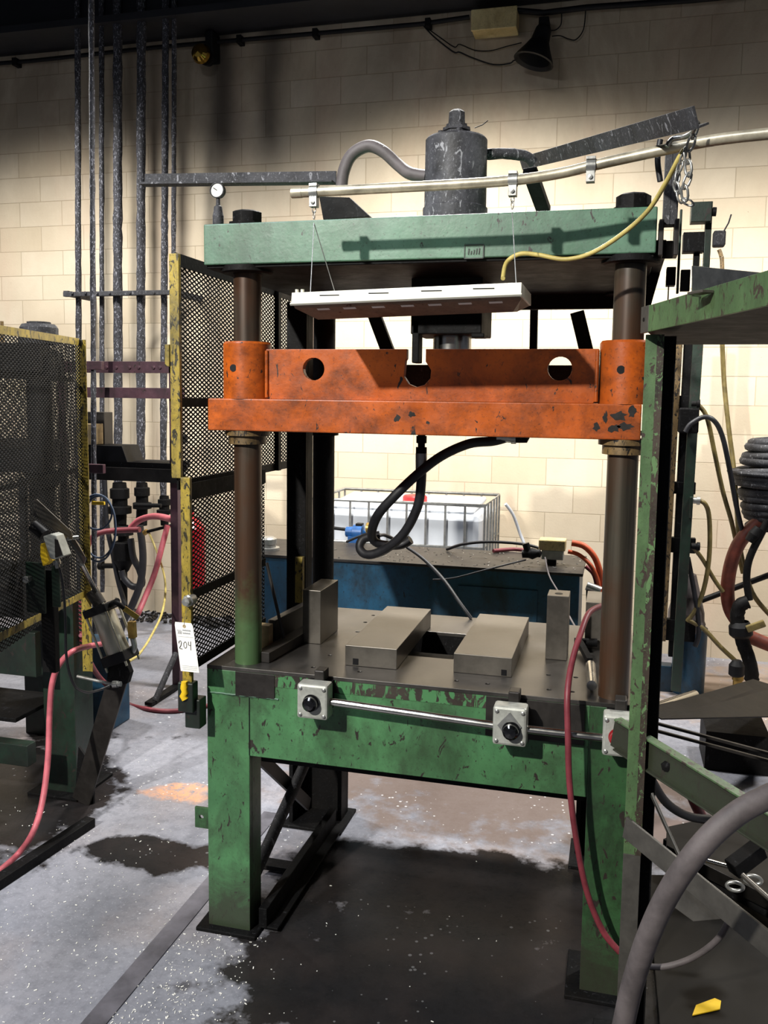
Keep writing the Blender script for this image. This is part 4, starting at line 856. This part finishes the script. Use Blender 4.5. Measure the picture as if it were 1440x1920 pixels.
for zz in (1.9, 1.5, 1.2): MB().bar(A+D*.01+Vector((-.03, 0, zz)), A+D*LC+Vector((-.03, 0, zz)), .004, .02).build('inner_rail', 'grease', t)
# mounting plate and bent arm
t = thing('mounting_bracket', 'grey-green mounting plate with bent steel arm on the left cage', 'bracket', P(65, 1100, -3.85))
bxp = lambda u0, v0, u1, v1, y, dep, nm, mt: vb(MB(), u0, v0, u1, v1, y, dep).build(nm, mt, t, .002)
bxp(50, 1056, 82, 1148, -3.88, .01, 'plate', 'green_dark'); bxp(98, 1062, 110, 1138, -3.86, .01, 'plate', 'green_dark'); bxp(80, 1070, 99, 1260, -3.84, .03, 'upright', 'grease')
MB().lathe(P(51, 1086, -3.9), (0, -1, 0), [(-.02, .01), (.0, .014), (.01, .014), (.011, 0)], 6).build('bolt', 'galv', t)
MB().prism([P(63, 938, -3.86), P(68, 936, -3.86), P(133, 996, -3.80), P(136, 1012, -3.80), P(124, 1010, -3.80), P(62, 965, -3.86)], (0, 0, 0), (0, .006, 0)).build('arm', 'steel', t, .001)
MB().prism([P(126, 1008, -3.79), P(136, 1007, -3.79), P(146, 1020, -3.70), P(161, 1048, -3.62), P(157, 1058, -3.6), P(149, 1056, -3.62), P(138, 1030, -3.7)], (0, 0, 0), (0, .006, 0)).build('arm_end', 'steel', t, .001)
MB().cyl(P(126, 1010, -3.80), P(146, 1007, -3.76), .008, 10).build('clevis_pin', 'galv', t)
t = thing('limit_switch', 'grey and yellow limit switch fixed to the left cage bracket', 'switch', P(98, 1040, -3.9))
MB().prism([P(80, 1006, -3.93), P(95, 1001, -3.93), P(104, 1004, -3.93), P(119, 1043, -3.93), P(100, 1050, -3.93), P(93, 1046, -3.93)], (0, 0, 0), (0, .05, 0)).build('switch_body', 'alu', t, .003)
MB().prism([P(103, 1010, -3.932), P(109, 1012, -3.932), P(118, 1040, -3.932), P(104, 1046, -3.932)], (0, 0, 0), (0, -.003, 0)).build('cover_plate', 'darksteel', t, .001)
MB().prism([P(75, 1020, -3.92), P(82, 1018, -3.92), P(92, 1054, -3.92), P(80, 1062, -3.92), P(75, 1042, -3.92)], (0, 0, 0), (0, .04, 0)).build('yellow_head', 'yellowplastic', t, .003)
MB().lathe(P(106, 1050, -3.91), (.15, 0, -1), [(0, .012), (.008, .014), (.016, .014), (.018, .009), (.03, .008)], 10).build('cable_gland', 'galv', t)
MB().cyl(P(62, 985, -3.88), P(84, 1003, -3.88), .022, 12).build('roller_arm', 'black', t)
hose('cable', [P(111, 1064, -3.91), P(117, 1090, -3.9), P(121, 1130, -3.9), P(123, 1180, -3.9), P(124, 1225, -3.88), P(130, 1260, -3.85), P(142, 1288, -3.8), P(162, 1298, -3.7), P(185, 1294, -3.6), P(205, 1286, -3.55)], .005, 'rubber', 'thin dark cable hanging from the limit switch and curling to the right', 'cable')
# air cylinder
t = thing('air_cylinder', 'shiny steel air cylinder leaning beside the left cage', 'cylinder', P(224, 1240, -3.4))
ya = -3.4
r0, r1, s1, b0, b1 = P(153, 1058, -3.55), P(180, 1110, ya), P(188, 1132, ya), P(188, 1134, ya), P(227, 1236, ya)
ax = (b1-b0).normalized(); sx = ax.cross(Vector((0, 1, 0))).normalized(); sy = ax.cross(sx)
MB().cyl(r0, r1, .010, 16).build('piston_rod', 'chrome', t)
MB().cyl(P(172, 1108, ya), b0, .028, 20).build('rod_sleeve', 'darksteel', t)
MB().cyl(b0+ax*.03, b1-ax*.03, .050, 36).build('barrel', 'brushed', t)
MB().bar(b0, b0+ax*.035, .115, .115, sy).build('end_cap', 'black', t, .004); MB().bar(b1-ax*.035, b1+ax*.01, .115, .115, sy).build('end_cap', 'black', t, .004)
for i in (-1, 1):
    for j in (-1, 1): MB().cyl(b0-ax*.005+sx*(i*.05)+sy*(j*.05), b1+ax*.03+sx*(i*.05)+sy*(j*.05), .0055, 10).build('tie_rod', 'brushed', t)
MB().cyl(b0+sx*(.05)+ax*.015, b0+sx*.10+ax*.01-Vector((0, .02, 0)), .012, 10).build('port_elbow', 'grease', t)
t = thing('speed_control_valve', 'pair of brass flow control fittings right of the air cylinder', 'fitting', P(245, 1180, -3.35))
MB().tube(smooth([P(208, 1133, -3.42), P(218, 1130, -3.44), P(232, 1140, -3.42)]), .01, 8).build('elbow', 'grease', t)
MB().bar(P(232, 1140, -3.42), P(258, 1158, -3.38), .02, .022).build('valve_body', 'brass', t, .002)
MB().bar(P(247, 1165, -3.38), P(249, 1196, -3.38), .028, .028, (0, 1, 0)).build('valve_body', 'brass', t, .002)
MB().tube(smooth([P(249, 1196, -3.38), P(252, 1215, -3.38), P(243, 1228, -3.38), P(232, 1232, -3.4)]), .012, 8).build('elbow', 'galv', t)
t = thing('diagonal_post', 'dark steel post leaning up from the floor under the air cylinder', 'post', G(150, 1505, 0))
q0 = G(152, 1503, 0.01); q1 = P(222, 1270, -3.42); 
MB().bar(q0, q1, .09, .012, (0, 1, 0)).build('post', 'darksteel', t, .002)
MB().prism([P(205, 1232, -3.44), P(232, 1232, -3.44), P(244, 1262, -3.44), P(238, 1282, -3.44), P(208, 1290, -3.44), P(200, 1275, -3.44)], (0, 0, 0), (0, .03, 0)).build('head_plate', 'grease', t, .002)
MB().prism([G(140, 1500, 0), G(148, 1410, 0)*0+P(147, 1400, -3.27), P(175, 1440, -3.3), G(175, 1508, 0)], (0, 0, 0), (0, .012, 0)).build('gusset', 'grease', t)
MB().cyl(P(145, 1268, -3.5), P(212, 1283, -3.5), .007, 8).build('rod', 'galv', t)
MB().lathe(P(212, 1283, -3.52), (1, .1, .1), [(0, .016), (.02, .016), (.02, .012), (.035, .012), (.035, 0)], 6).build('rod_fitting', 'galv', t)
hose('air_hose', [G(-25, 1652, .012), G(0, 1632, .012), G(35, 1600, .012), P(62, 1560, -3.80), P(80, 1500, -3.72), P(90, 1420, -3.66), P(93, 1340, -3.62), P(98, 1280, -3.6), P(112, 1245, -3.58), P(135, 1222, -3.55), P(165, 1212, -3.4), P(200, 1206, -3.25)], .012, 'pinkhose', 'faded red air hose dropping to the floor at the left edge')
hose('air_hose', [P(152, 1190, -3.2), P(158, 1212, -3.1), P(168, 1240, -2.9), P(185, 1268, -2.7), P(208, 1292, -2.6), G(235, 1318, .013), G(280, 1330, .013), G(330, 1333, .013), G(395, 1322, .013)], .013, 'redhose', 'dull red air hose lying on the floor behind the air cylinder')
hose('air_hose', [G(172, 1245, .012), G(195, 1252, .012), G(215, 1240, .012), G(240, 1232, .012), G(205, 1262, .012), G(165, 1270, .012)], .010, 'yellowcable', 'yellow hose tangle on the floor beyond the air cylinder')
hose('air_hose', [G(130, 1215, .012), G(165, 1205, .012), G(188, 1225, .012), G(160, 1238, .012), G(190, 1248, .03), G(215, 1222, .03)], .009, 'greyhose', 'pale grey hose tangle on the floor left of the yellow one')
o = MB().bar(G(170, 1540, .02), G(-20, 1665, .02), .05, .04); tag(o.build('floor_rail', 'grease', None, .003), 'dark steel rail on the floor under the left press', 'rail')
o = MB().bar(G(-20, 1380, .10), G(110, 1395, .10), .02, .02) 
# ================================================================ RIGHT: WORK STAND, HOSES, BACKGROUND
t = thing('steel_stand', 'scraped pale green steel stand rising at the right in front of the press', 'stand', (.09, -4.25, 0))
MB().box(.062, .108, -4.25, -4.243, .60, 2.01).build('post_face', 'green_pale', t, .001)
MB().box(.062, .108, -4.25, -4.243, .0, .60).build('post_foot', 'greysteel', t, .001)
MB().box(.091, .1085, -4.2512, -4.25, .60, 2.01).build('bare_edge', 'darkrust', t)
MB().box(.101, .108, -4.243, -4.17, .0, 2.01).build('post_side', 'grease', t, .001)
MB().box(.104, .142, -4.19, -4.18, .0, 2.01).build('post_back', 'grease', t, .001)
MB().box(.0, .16, -4.30, -4.12, 0, .012).build('foot_plate', 'grease', t, .002)
bA, bB = Vector((.052, -4.262, 2.045)), Vector((.315, -5.0, 2.052)); bd = (bB-bA).normalized()
MB().bar(bA, bB, .007, .066).build('side_beam', 'green_pale', t, .001)
MB().box(-.004, .004, -.001, .001, -.004, .004)
MB().bar(bA-bd*.001, bA+bd*.05, .0085, .067).build('bare_end', 'greysteel', t, .001)
MB().lathe(bA+bd*.022+Vector((-.0055, 0, 0)), (-.95, -.3, 0), [(-.002, .005), (.0006, .005), (.0006, 0)], 12).build('bolt_hole', 'black', t)
MB().prism([Vector((.06, -4.24, 2.02)), Vector((.33, -5.0, 2.02)), Vector((1.0, -4.8, 2.02)), Vector((.95, -3.66, 2.02)), Vector((.135, -3.66, 2.02))], (0, 0, 0), (0, 0, .03)).build('top_sheet', 'grease', t, .002)
MB().prism([P(1297, 555, -4.62), P(1297, 498, -4.62), P(1450, 513, -4.35), P(1450, 570, -4.35)], (0, 0, 0), (.003, .012, 0)).build('back_stop', 'galv', t, .001)
MB().bar(P(1299, 551, -4.62), P(1328, 546, -4.66), .03, .006).build('stop_foot', 'steel', t, .001)
# grey braces low on the stand
MB().bar(P(1172, 1550, -4.27), P(1460, 1785, -4.62), .008, .062).build('brace', 'greysteel', t, .001)
MB().bar(P(1222, 1490, -4.24), P(1277, 1612, -4.38), .02, .006, (1, 0, 0)).build('brace', 'greysteel', t, .001)
MB().prism([P(1290, 1652, -4.40), P(1368, 1722, -4.48), P(1300, 1728, -4.42), P(1262, 1700, -4.38)], (0, 0, 0), (0, .006, 0)).build('gusset', 'greysteel', t, .001)
t = thing('green_channel', 'green steel channel sloping out to the right behind the pale green post', 'channel', P(1150, 1345, -4.15))
c0, c1 = P(1150, 1372, -4.145), P(1470, 1575, -4.50); zz = Vector((0, 0, .045))
dd = (c1-c0).normalized()
MB().bar(c0, c1, .006, .085).build('web', 'green_dirty_shade', t, .001)
MB().bar(c0+Vector((.01, -.012, .043)), c1+Vector((.01, -.012, .043)), .03, .005).build('flange', 'green_pale', t, .001)
MB().bar(c0+Vector((.01, -.012, -.043)), c1+Vector((.01, -.012, -.043)), .03, .005).build('flange', 'green_dirty_shade', t, .001)
for k in (.35, .75): MB().lathe(c0.lerp(c1, k)+Vector((0, -.004, 0)), (0, -1, 0), [(0, .014), (.008, .014), (.010, 0)], 6).build('bolt', 'grease', t)
hose('big_hose', [P(1475, 1478, -4.82), P(1440, 1494, -4.84), P(1390, 1520, -4.86), P(1335, 1565, -4.88), P(1285, 1625, -4.88), P(1245, 1690, -4.86), P(1212, 1765, -4.84), P(1185, 1850, -4.80), P(1168, 1925, -4.78), P(1155, 1990, -4.75)], .0235, 'greyhose', 'thick dusty grey hose arching across the bottom right corner', k=8, n=16)
hose('air_hose', [P(1212, 1812, -4.1), P(1250, 1812, -4.1), P(1300, 1795, -4.1), P(1345, 1762, -4.12), P(1370, 1720, -4.15)], .009, 'greyhose', 'thin grey hose curving below the low grey brace')
hose('air_hose', [P(1222, 1462, -3.9), P(1245, 1500, -3.85), P(1272, 1522, -3.8), P(1300, 1533, -3.75), P(1330, 1536, -3.7)], .014, 'rubber', 'black and red hose curving under the green channel')
hose('air_hose', [P(1292, 1480, -3.7), P(1305, 1510, -3.68), P(1318, 1536, -3.65)], .018, 'redhose', 'short red hose hanging under the green channel')
# low skid, lever and debris
t = thing('steel_skid', 'oily low steel skid on the floor at the bottom right', 'skid', (.5, -3.9, 0))
q = [P(1250, 1552, -3.55), P(1345, 1532, -3.2), P(1470, 1590, -3.4), P(1470, 1690, -3.8), P(1330, 1630, -3.8)]
z_ = .16
q = [G(1250, 1550, z_), G(1345, 1530, z_), G(1480, 1600, z_), G(1480, 1700, z_), G(1250, 1585, z_)]
MB().prism(q, (0, 0, 0), (0, 0, -.05)).build('deck_plate', 'oilyplate', t, .002)
a_, b_ = G(1250, 1590, .10), G(1480, 1712, .10)
MB().bar(a_, b_, .05, .09).build('side_rail', 'grease', t, .003)
q = [G(1212, 1640, .03), G(1330, 1640, .03), G(1500, 1740, .03), G(1500, 1960, .03), G(1240, 1960, .03)]
MB().prism(q, (0, 0, 0), (0, 0, -.028)).build('base_plate', 'oilyplate', t, .002)
m = MB().cyl(P(1320, 1612, -3.72), P(1378, 1628, -3.72), .008, 8); m.build('steel_rod', 'chrome', t)
MB().bar(P(1372, 1630, -3.8), P(1425, 1590, -3.74), .05, .05).build('block', 'grease', t, .003)
for (u, v) in ((1378, 1662), (1412, 1650)):
    c = P(u, v, -3.86); MB().tube([c+Vector((.024*math.cos(2*math.pi*i/20), 0, .014*math.sin(2*math.pi*i/20))) for i in range(21)], .006, 8).build('ring', 'galv', t)
MB().cyl(P(1392, 1640, -3.9), P(1470, 1710, -4.0), .008, 8).build('lever_rod', 'steel', t)
o = MB().prism([G(1298, 1905, .033), G(1305, 1886, .033), G(1340, 1873, .033), G(1352, 1878, .033), G(1350, 1893, .033)], (0, 0, 0), (0, 0, .003)); tag(o.build('yellow_scrap', 'yellowplastic'), 'torn scrap of yellow plastic at the bottom right corner', 'scrap')
# steel flat bars lying behind
for dv, lb_ in ((0, 'upper of two long thin steel bars sloping down to the right edge'), (14, 'lower of two long thin steel bars sloping down to the right edge')):
    m = MB().bar(P(1215, 1352+dv, -3.3), P(1470, 1420+dv, -3.3), .012, .010); tag(m.build('steel_bar', 'darksteel', None), lb_, 'bar')
t = thing('sheet_chute', 'dull sheet metal chute lying low behind the pale green post', 'chute', P(1300, 1330, -2.0))
MB().prism([P(1205, 1330, -2.9), P(1300, 1308, -2.3), P(1412, 1275, -1.7), P(1460, 1290, -1.7), P(1460, 1345, -2.2), P(1240, 1350, -2.9)], (0, 0, 0), (0, 0, .006)).build('sheet', 'oilyplate', t, .001)
MB().cyl(P(1158, 1352, -3.0), P(1302, 1303, -2.3), .024, 16).build('bright_tube', 'chrome', t)
MB().cyl(P(1180, 1362, -3.0), P(1215, 1352, -2.8), .022, 16).build('bright_tube', 'chrome', t)
MB().box(P(1430, 1300, -1.8).x-.3, P(1430, 1300, -1.8).x, -2.1, -1.8, 0, .20).build('support', 'grease', t)
# mast of a far machine between post and wall
t = thing('channel_mast', 'tall mast of rusty and green channels near the back wall at right', 'mast', (.37, -1.0, 0))
def mast(u0, v0, u1, v1, w, y, dep, mat, nm='upright'):
    a = P(u0, v0, y); b = P(u1, v1, y); return MB().bar(a, b, w, dep, (0, 1, 0)).build(nm, mat, t, .002)
mast(1272, 560, 1236, 1200, .075, -1.0, .05, 'rust'); mast(1296, 560, 1262, 1230, .06, -.95, .05, 'grease')
mast(1318, 500, 1267, 1295, .058, -1.05, .04, 'green_dark')
for (v0, v1) in ((742, 766), (905, 925), (1010, 1035), (1165, 1200)): vb(MB(), 1242, v0, 1305, v1, -.98, .05).build('cross_bracket', 'grease', t, .003)
vb(MB(), 1272, 765, 1312, 812, -1.08, .1).build('junction', 'grease', t, .01)
vb(MB(), 1292, 932, 1300, 972, -1.1, .05).build('junction', 'green_dark', t, .004)
for (v, k) in ((757, 0), (938, 1), (1024, 2)): MB().lathe(P(1296, v, -1.06), (1, 0, 0), [(0, .02), (.03, .02), (.031, .026), (.05, .026), (.05, 0)], 8).build('port_fitting', 'galv' if k == 1 else 'grease', t)
hose('cable', [P(1310, 760, -1.0), P(1322, 775, -1.0), P(1330, 800, -1.0), P(1340, 850, -.95), P(1355, 920, -.9), P(1372, 980, -.85), P(1385, 1040, -.8), P(1393, 1075, -.8)], .014, 'yellowdark', 'brown cable hanging in front of the white wall at right', 'cable')
hose('cable', [P(1285, 810, -1.1), P(1295, 795, -1.1), P(1320, 782, -1.1), P(1340, 790, -1.1), P(1355, 820, -1.05), P(1368, 880, -1.0), P(1380, 945, -.95), P(1392, 995, -.9), P(1402, 1010, -.9)], .015, 'rubber', 'black cable arching from the mast over to the right riser pipe', 'cable')
hose('cable', [P(1354, 640, -.6), P(1358, 720, -.6), P(1366, 800, -.62), P(1376, 880, -.65), P(1382, 960, -.7), P(1388, 1030, -.75), P(1410, 1110, -.8), P(1450, 1160, -.8)], .015, 'yellowdark', 'long dirty yellow cable hanging down the wall at right', 'cable')
hose('cable', [P(1348, 468, -.6), P(1352, 480, -.6), P(1354, 500, -.6), P(1356, 640, -.6)], .013, 'rust', 'rusty cable end above the green beam at right', 'cable')
hose('air_hose', [P(1310, 938, -1.05), P(1322, 945, -1.05), P(1329, 965, -1.0), P(1331, 1010, -1.0), P(1328, 1060, -1.0), P(1318, 1110, -1.0), P(1303, 1145, -1.0), P(1288, 1165, -1.0)], .014, 'yellowdark', 'yellow air line bowing out from the middle of the mast')
hose('air_hose', [P(1300, 1026, -1.05), P(1318, 1050, -1.0), P(1340, 1088, -.95), P(1356, 1110, -.95)], .013, 'yellowdark', 'short yellow air line slanting down from the mast to the brown hose')
hose('air_hose', [P(1290, 1045, -1.0), P(1300, 1100, -1.0), P(1308, 1150, -1.0), P(1310, 1190, -1.0), P(1303, 1212, -1.0)], .015, 'rubber', 'black hose hanging close beside the green mast upright')
hose('air_hose', [P(1290, 1162, -1.0), P(1320, 1180, -1.0), P(1350, 1212, -1.0), P(1380, 1240, -1.0)], .014, 'yellowdark', 'yellow-brown line running down to the hose end on the floor')
hose('hydraulic_hose', [P(1438, 965, -.9), P(1410, 990, -.9), P(1385, 1020, -.9), P(1370, 1060, -.9), P(1364, 1105, -.9), P(1368, 1140, -.9), P(1382, 1165, -.9), P(1400, 1190, -.9), P(1450, 1212, -.9)], .042, 'rusthose', 'thick rust-red hose curving beside the right riser pipe')
m = MB().cyl(P(1278, 1140, -.6), P(1450, 1075, -.6), .019, 10); tag(m.build('slanting_pipe', 'black'), 'thin black pipe slanting up to the right edge across the wall', 'pipe')
t = thing('riser_pipe', 'black riser pipe with yellow-handled valve at the right edge', 'pipe', P(1400, 1270, -1.0))
MB().tube(smooth([P(1440, 975, -1.0), P(1425, 1005, -1.0), P(1410, 1035, -1.0), P(1402, 1060, -1.0), P(1400, 1090, -1.0), P(1405, 1125, -1.0)]), .022, 10).build('upper_pipe', 'grease', t)
MB().tube(smooth([P(1403, 1128, -1.0), P(1388, 1135, -1.0), P(1382, 1155, -1.0), P(1386, 1180, -1.0), P(1395, 1210, -1.0), P(1405, 1240, -1.0), P(1410, 1275, -1.0)]), .042, 12, jit=.08).build('lower_pipe', 'grease', t)
MB().lathe(P(1388, 1165, -1.0), (.1, 0, -1), [(0, .05), (.03, .07), (.08, .07), (.1, .05)], 12).build('valve_body', 'black', t)
MB().bar(P(1400, 1180, -1.06), P(1434, 1168, -1.06), .03, .042).build('valve_handle', 'yellowdark', t, .006)
MB().lathe(P(1424, 990, -1.0), (-.5, 0, -.8), [(0, .03), (.05, .038), (.1, .03)], 10).build('coupling', 'grease', t)
t = thing('hose_end', 'dark hose end with brass nipple by the riser foot', 'fitting', P(1382, 1270, -1.1))
MB().lathe(P(1382, 1238, -1.1), (0, 0, -1), [(0, 0), (.0, .025), (.03, .045), (.09, .045), (.1, .03)], 14).build('grip', 'black', t)
MB().lathe(P(1384, 1262, -1.1), (0, 0, -1), [(0, .03), (.04, .035), (.045, .028), (.09, .028), (.1, .02), (.22, .02)], 12).build('nipple', 'brass', t)
t = thing('coiled_hose', 'stack of black corrugated hose coils hanging at the right edge', 'hose', P(1450, 900, -.8))
for i in range(13):
    v = 828+i*13; c = P(1452, v, -.8); rr = .13+.06*math.sin(min(1, i/5)*1.57)+(.03 if 3 < i < 7 else 0)-(.05*(i-7)/6 if i > 7 else 0)
    tilt = random.uniform(-.06, .06)
    MB().tube([c+Vector((rr*math.cos(2*math.pi*k/28), rr*math.sin(2*math.pi*k/28), tilt*math.cos(2*math.pi*k/28)*rr*2)) for k in range(29)], .026, 8, caps=False).build('coil_turn', 'sooty', t)
c = P(1452, 886, -.8); MB().lathe(c, (0, 0, 1), [(-.01, .1), (-.01, .27), (0, .275), (.01, .27), (.012, .1)], 32).build('flange', 'sooty', t)
t = thing('dust_boot', 'grey canvas boot over a dark blue column base behind the mast', 'boot', P(1295, 1300, -.9))
c = P(1290, 1295, -.9)
MB().lathe((c.x, -.85, .0), (0, 0, 1), [(0, .10), (.42, .105), (.43, .09)], 20).build('column_base', 'blue', t)
MB().lathe((c.x-.03, -.85, .40), (0, 0, 1), [(0, .115), (.05, .12), (.07, .112), (.12, .11), (.36, .05), (.38, 0)], 20).build('canvas_boot', 'greyhose', t)
m = MB(); vb(m, 1232, 1250, 1262, 1298, -.9, .1); tag(m.build('dark_box', 'blue', None, .01), 'small dark blue box on the floor beside the mast foot', 'box')
# ================================================================ FLOOR DETAILS
m = MB().box(-1.452, -1.38, -9, -3.15, 0, .004); o = m.build('floor_strip', 'stripsteel', None); tag(o, 'flat steel trench strip let into the floor at lower left', 'strip')
m = MB().box(-1.10, -1.085, -3.6, -2.9, 0, .006).box(-1.1, -.95, -3.3, -3.285, 0, .006)
fm = MB(); random.seed(5)
for k in range(1100):
    x = random.gauss(-1.9, .6); y = random.gauss(-4.2, .55)
    if random.random() < .35: x = random.gauss(-1.25, .10); y = random.uniform(-4.6, -4.0)
    q = random.uniform(0, 6.3); l = random.choice((.002, .003, .003, .004, .009))
    p = Vector((x, y, .0012)); fm.bar(p, p+Vector((math.cos(q)*l, math.sin(q)*l, .001)), random.uniform(.0015, .004), .0014)
o = tag(fm.build('floor_chips', 'paper'), 'tiny white chips scattered over the concrete floor', 'chips'); o['kind'] = 'stuff'
dm = MB()
for k in range(220):
    x = random.uniform(-3.9, -2.2); y = random.uniform(-.35, -.03); q = random.uniform(0, 6.3); l = random.uniform(.01, .05)
    p = Vector((x, y, .01)); dm.bar(p, p+Vector((math.cos(q)*l, math.sin(q)*l, random.uniform(0, .03))), random.uniform(.01, .03), .012)
o = tag(dm.build('debris_pile', 'darksteel'), 'dark debris heaped along the foot of the back wall at left', 'debris'); o['kind'] = 'stuff'
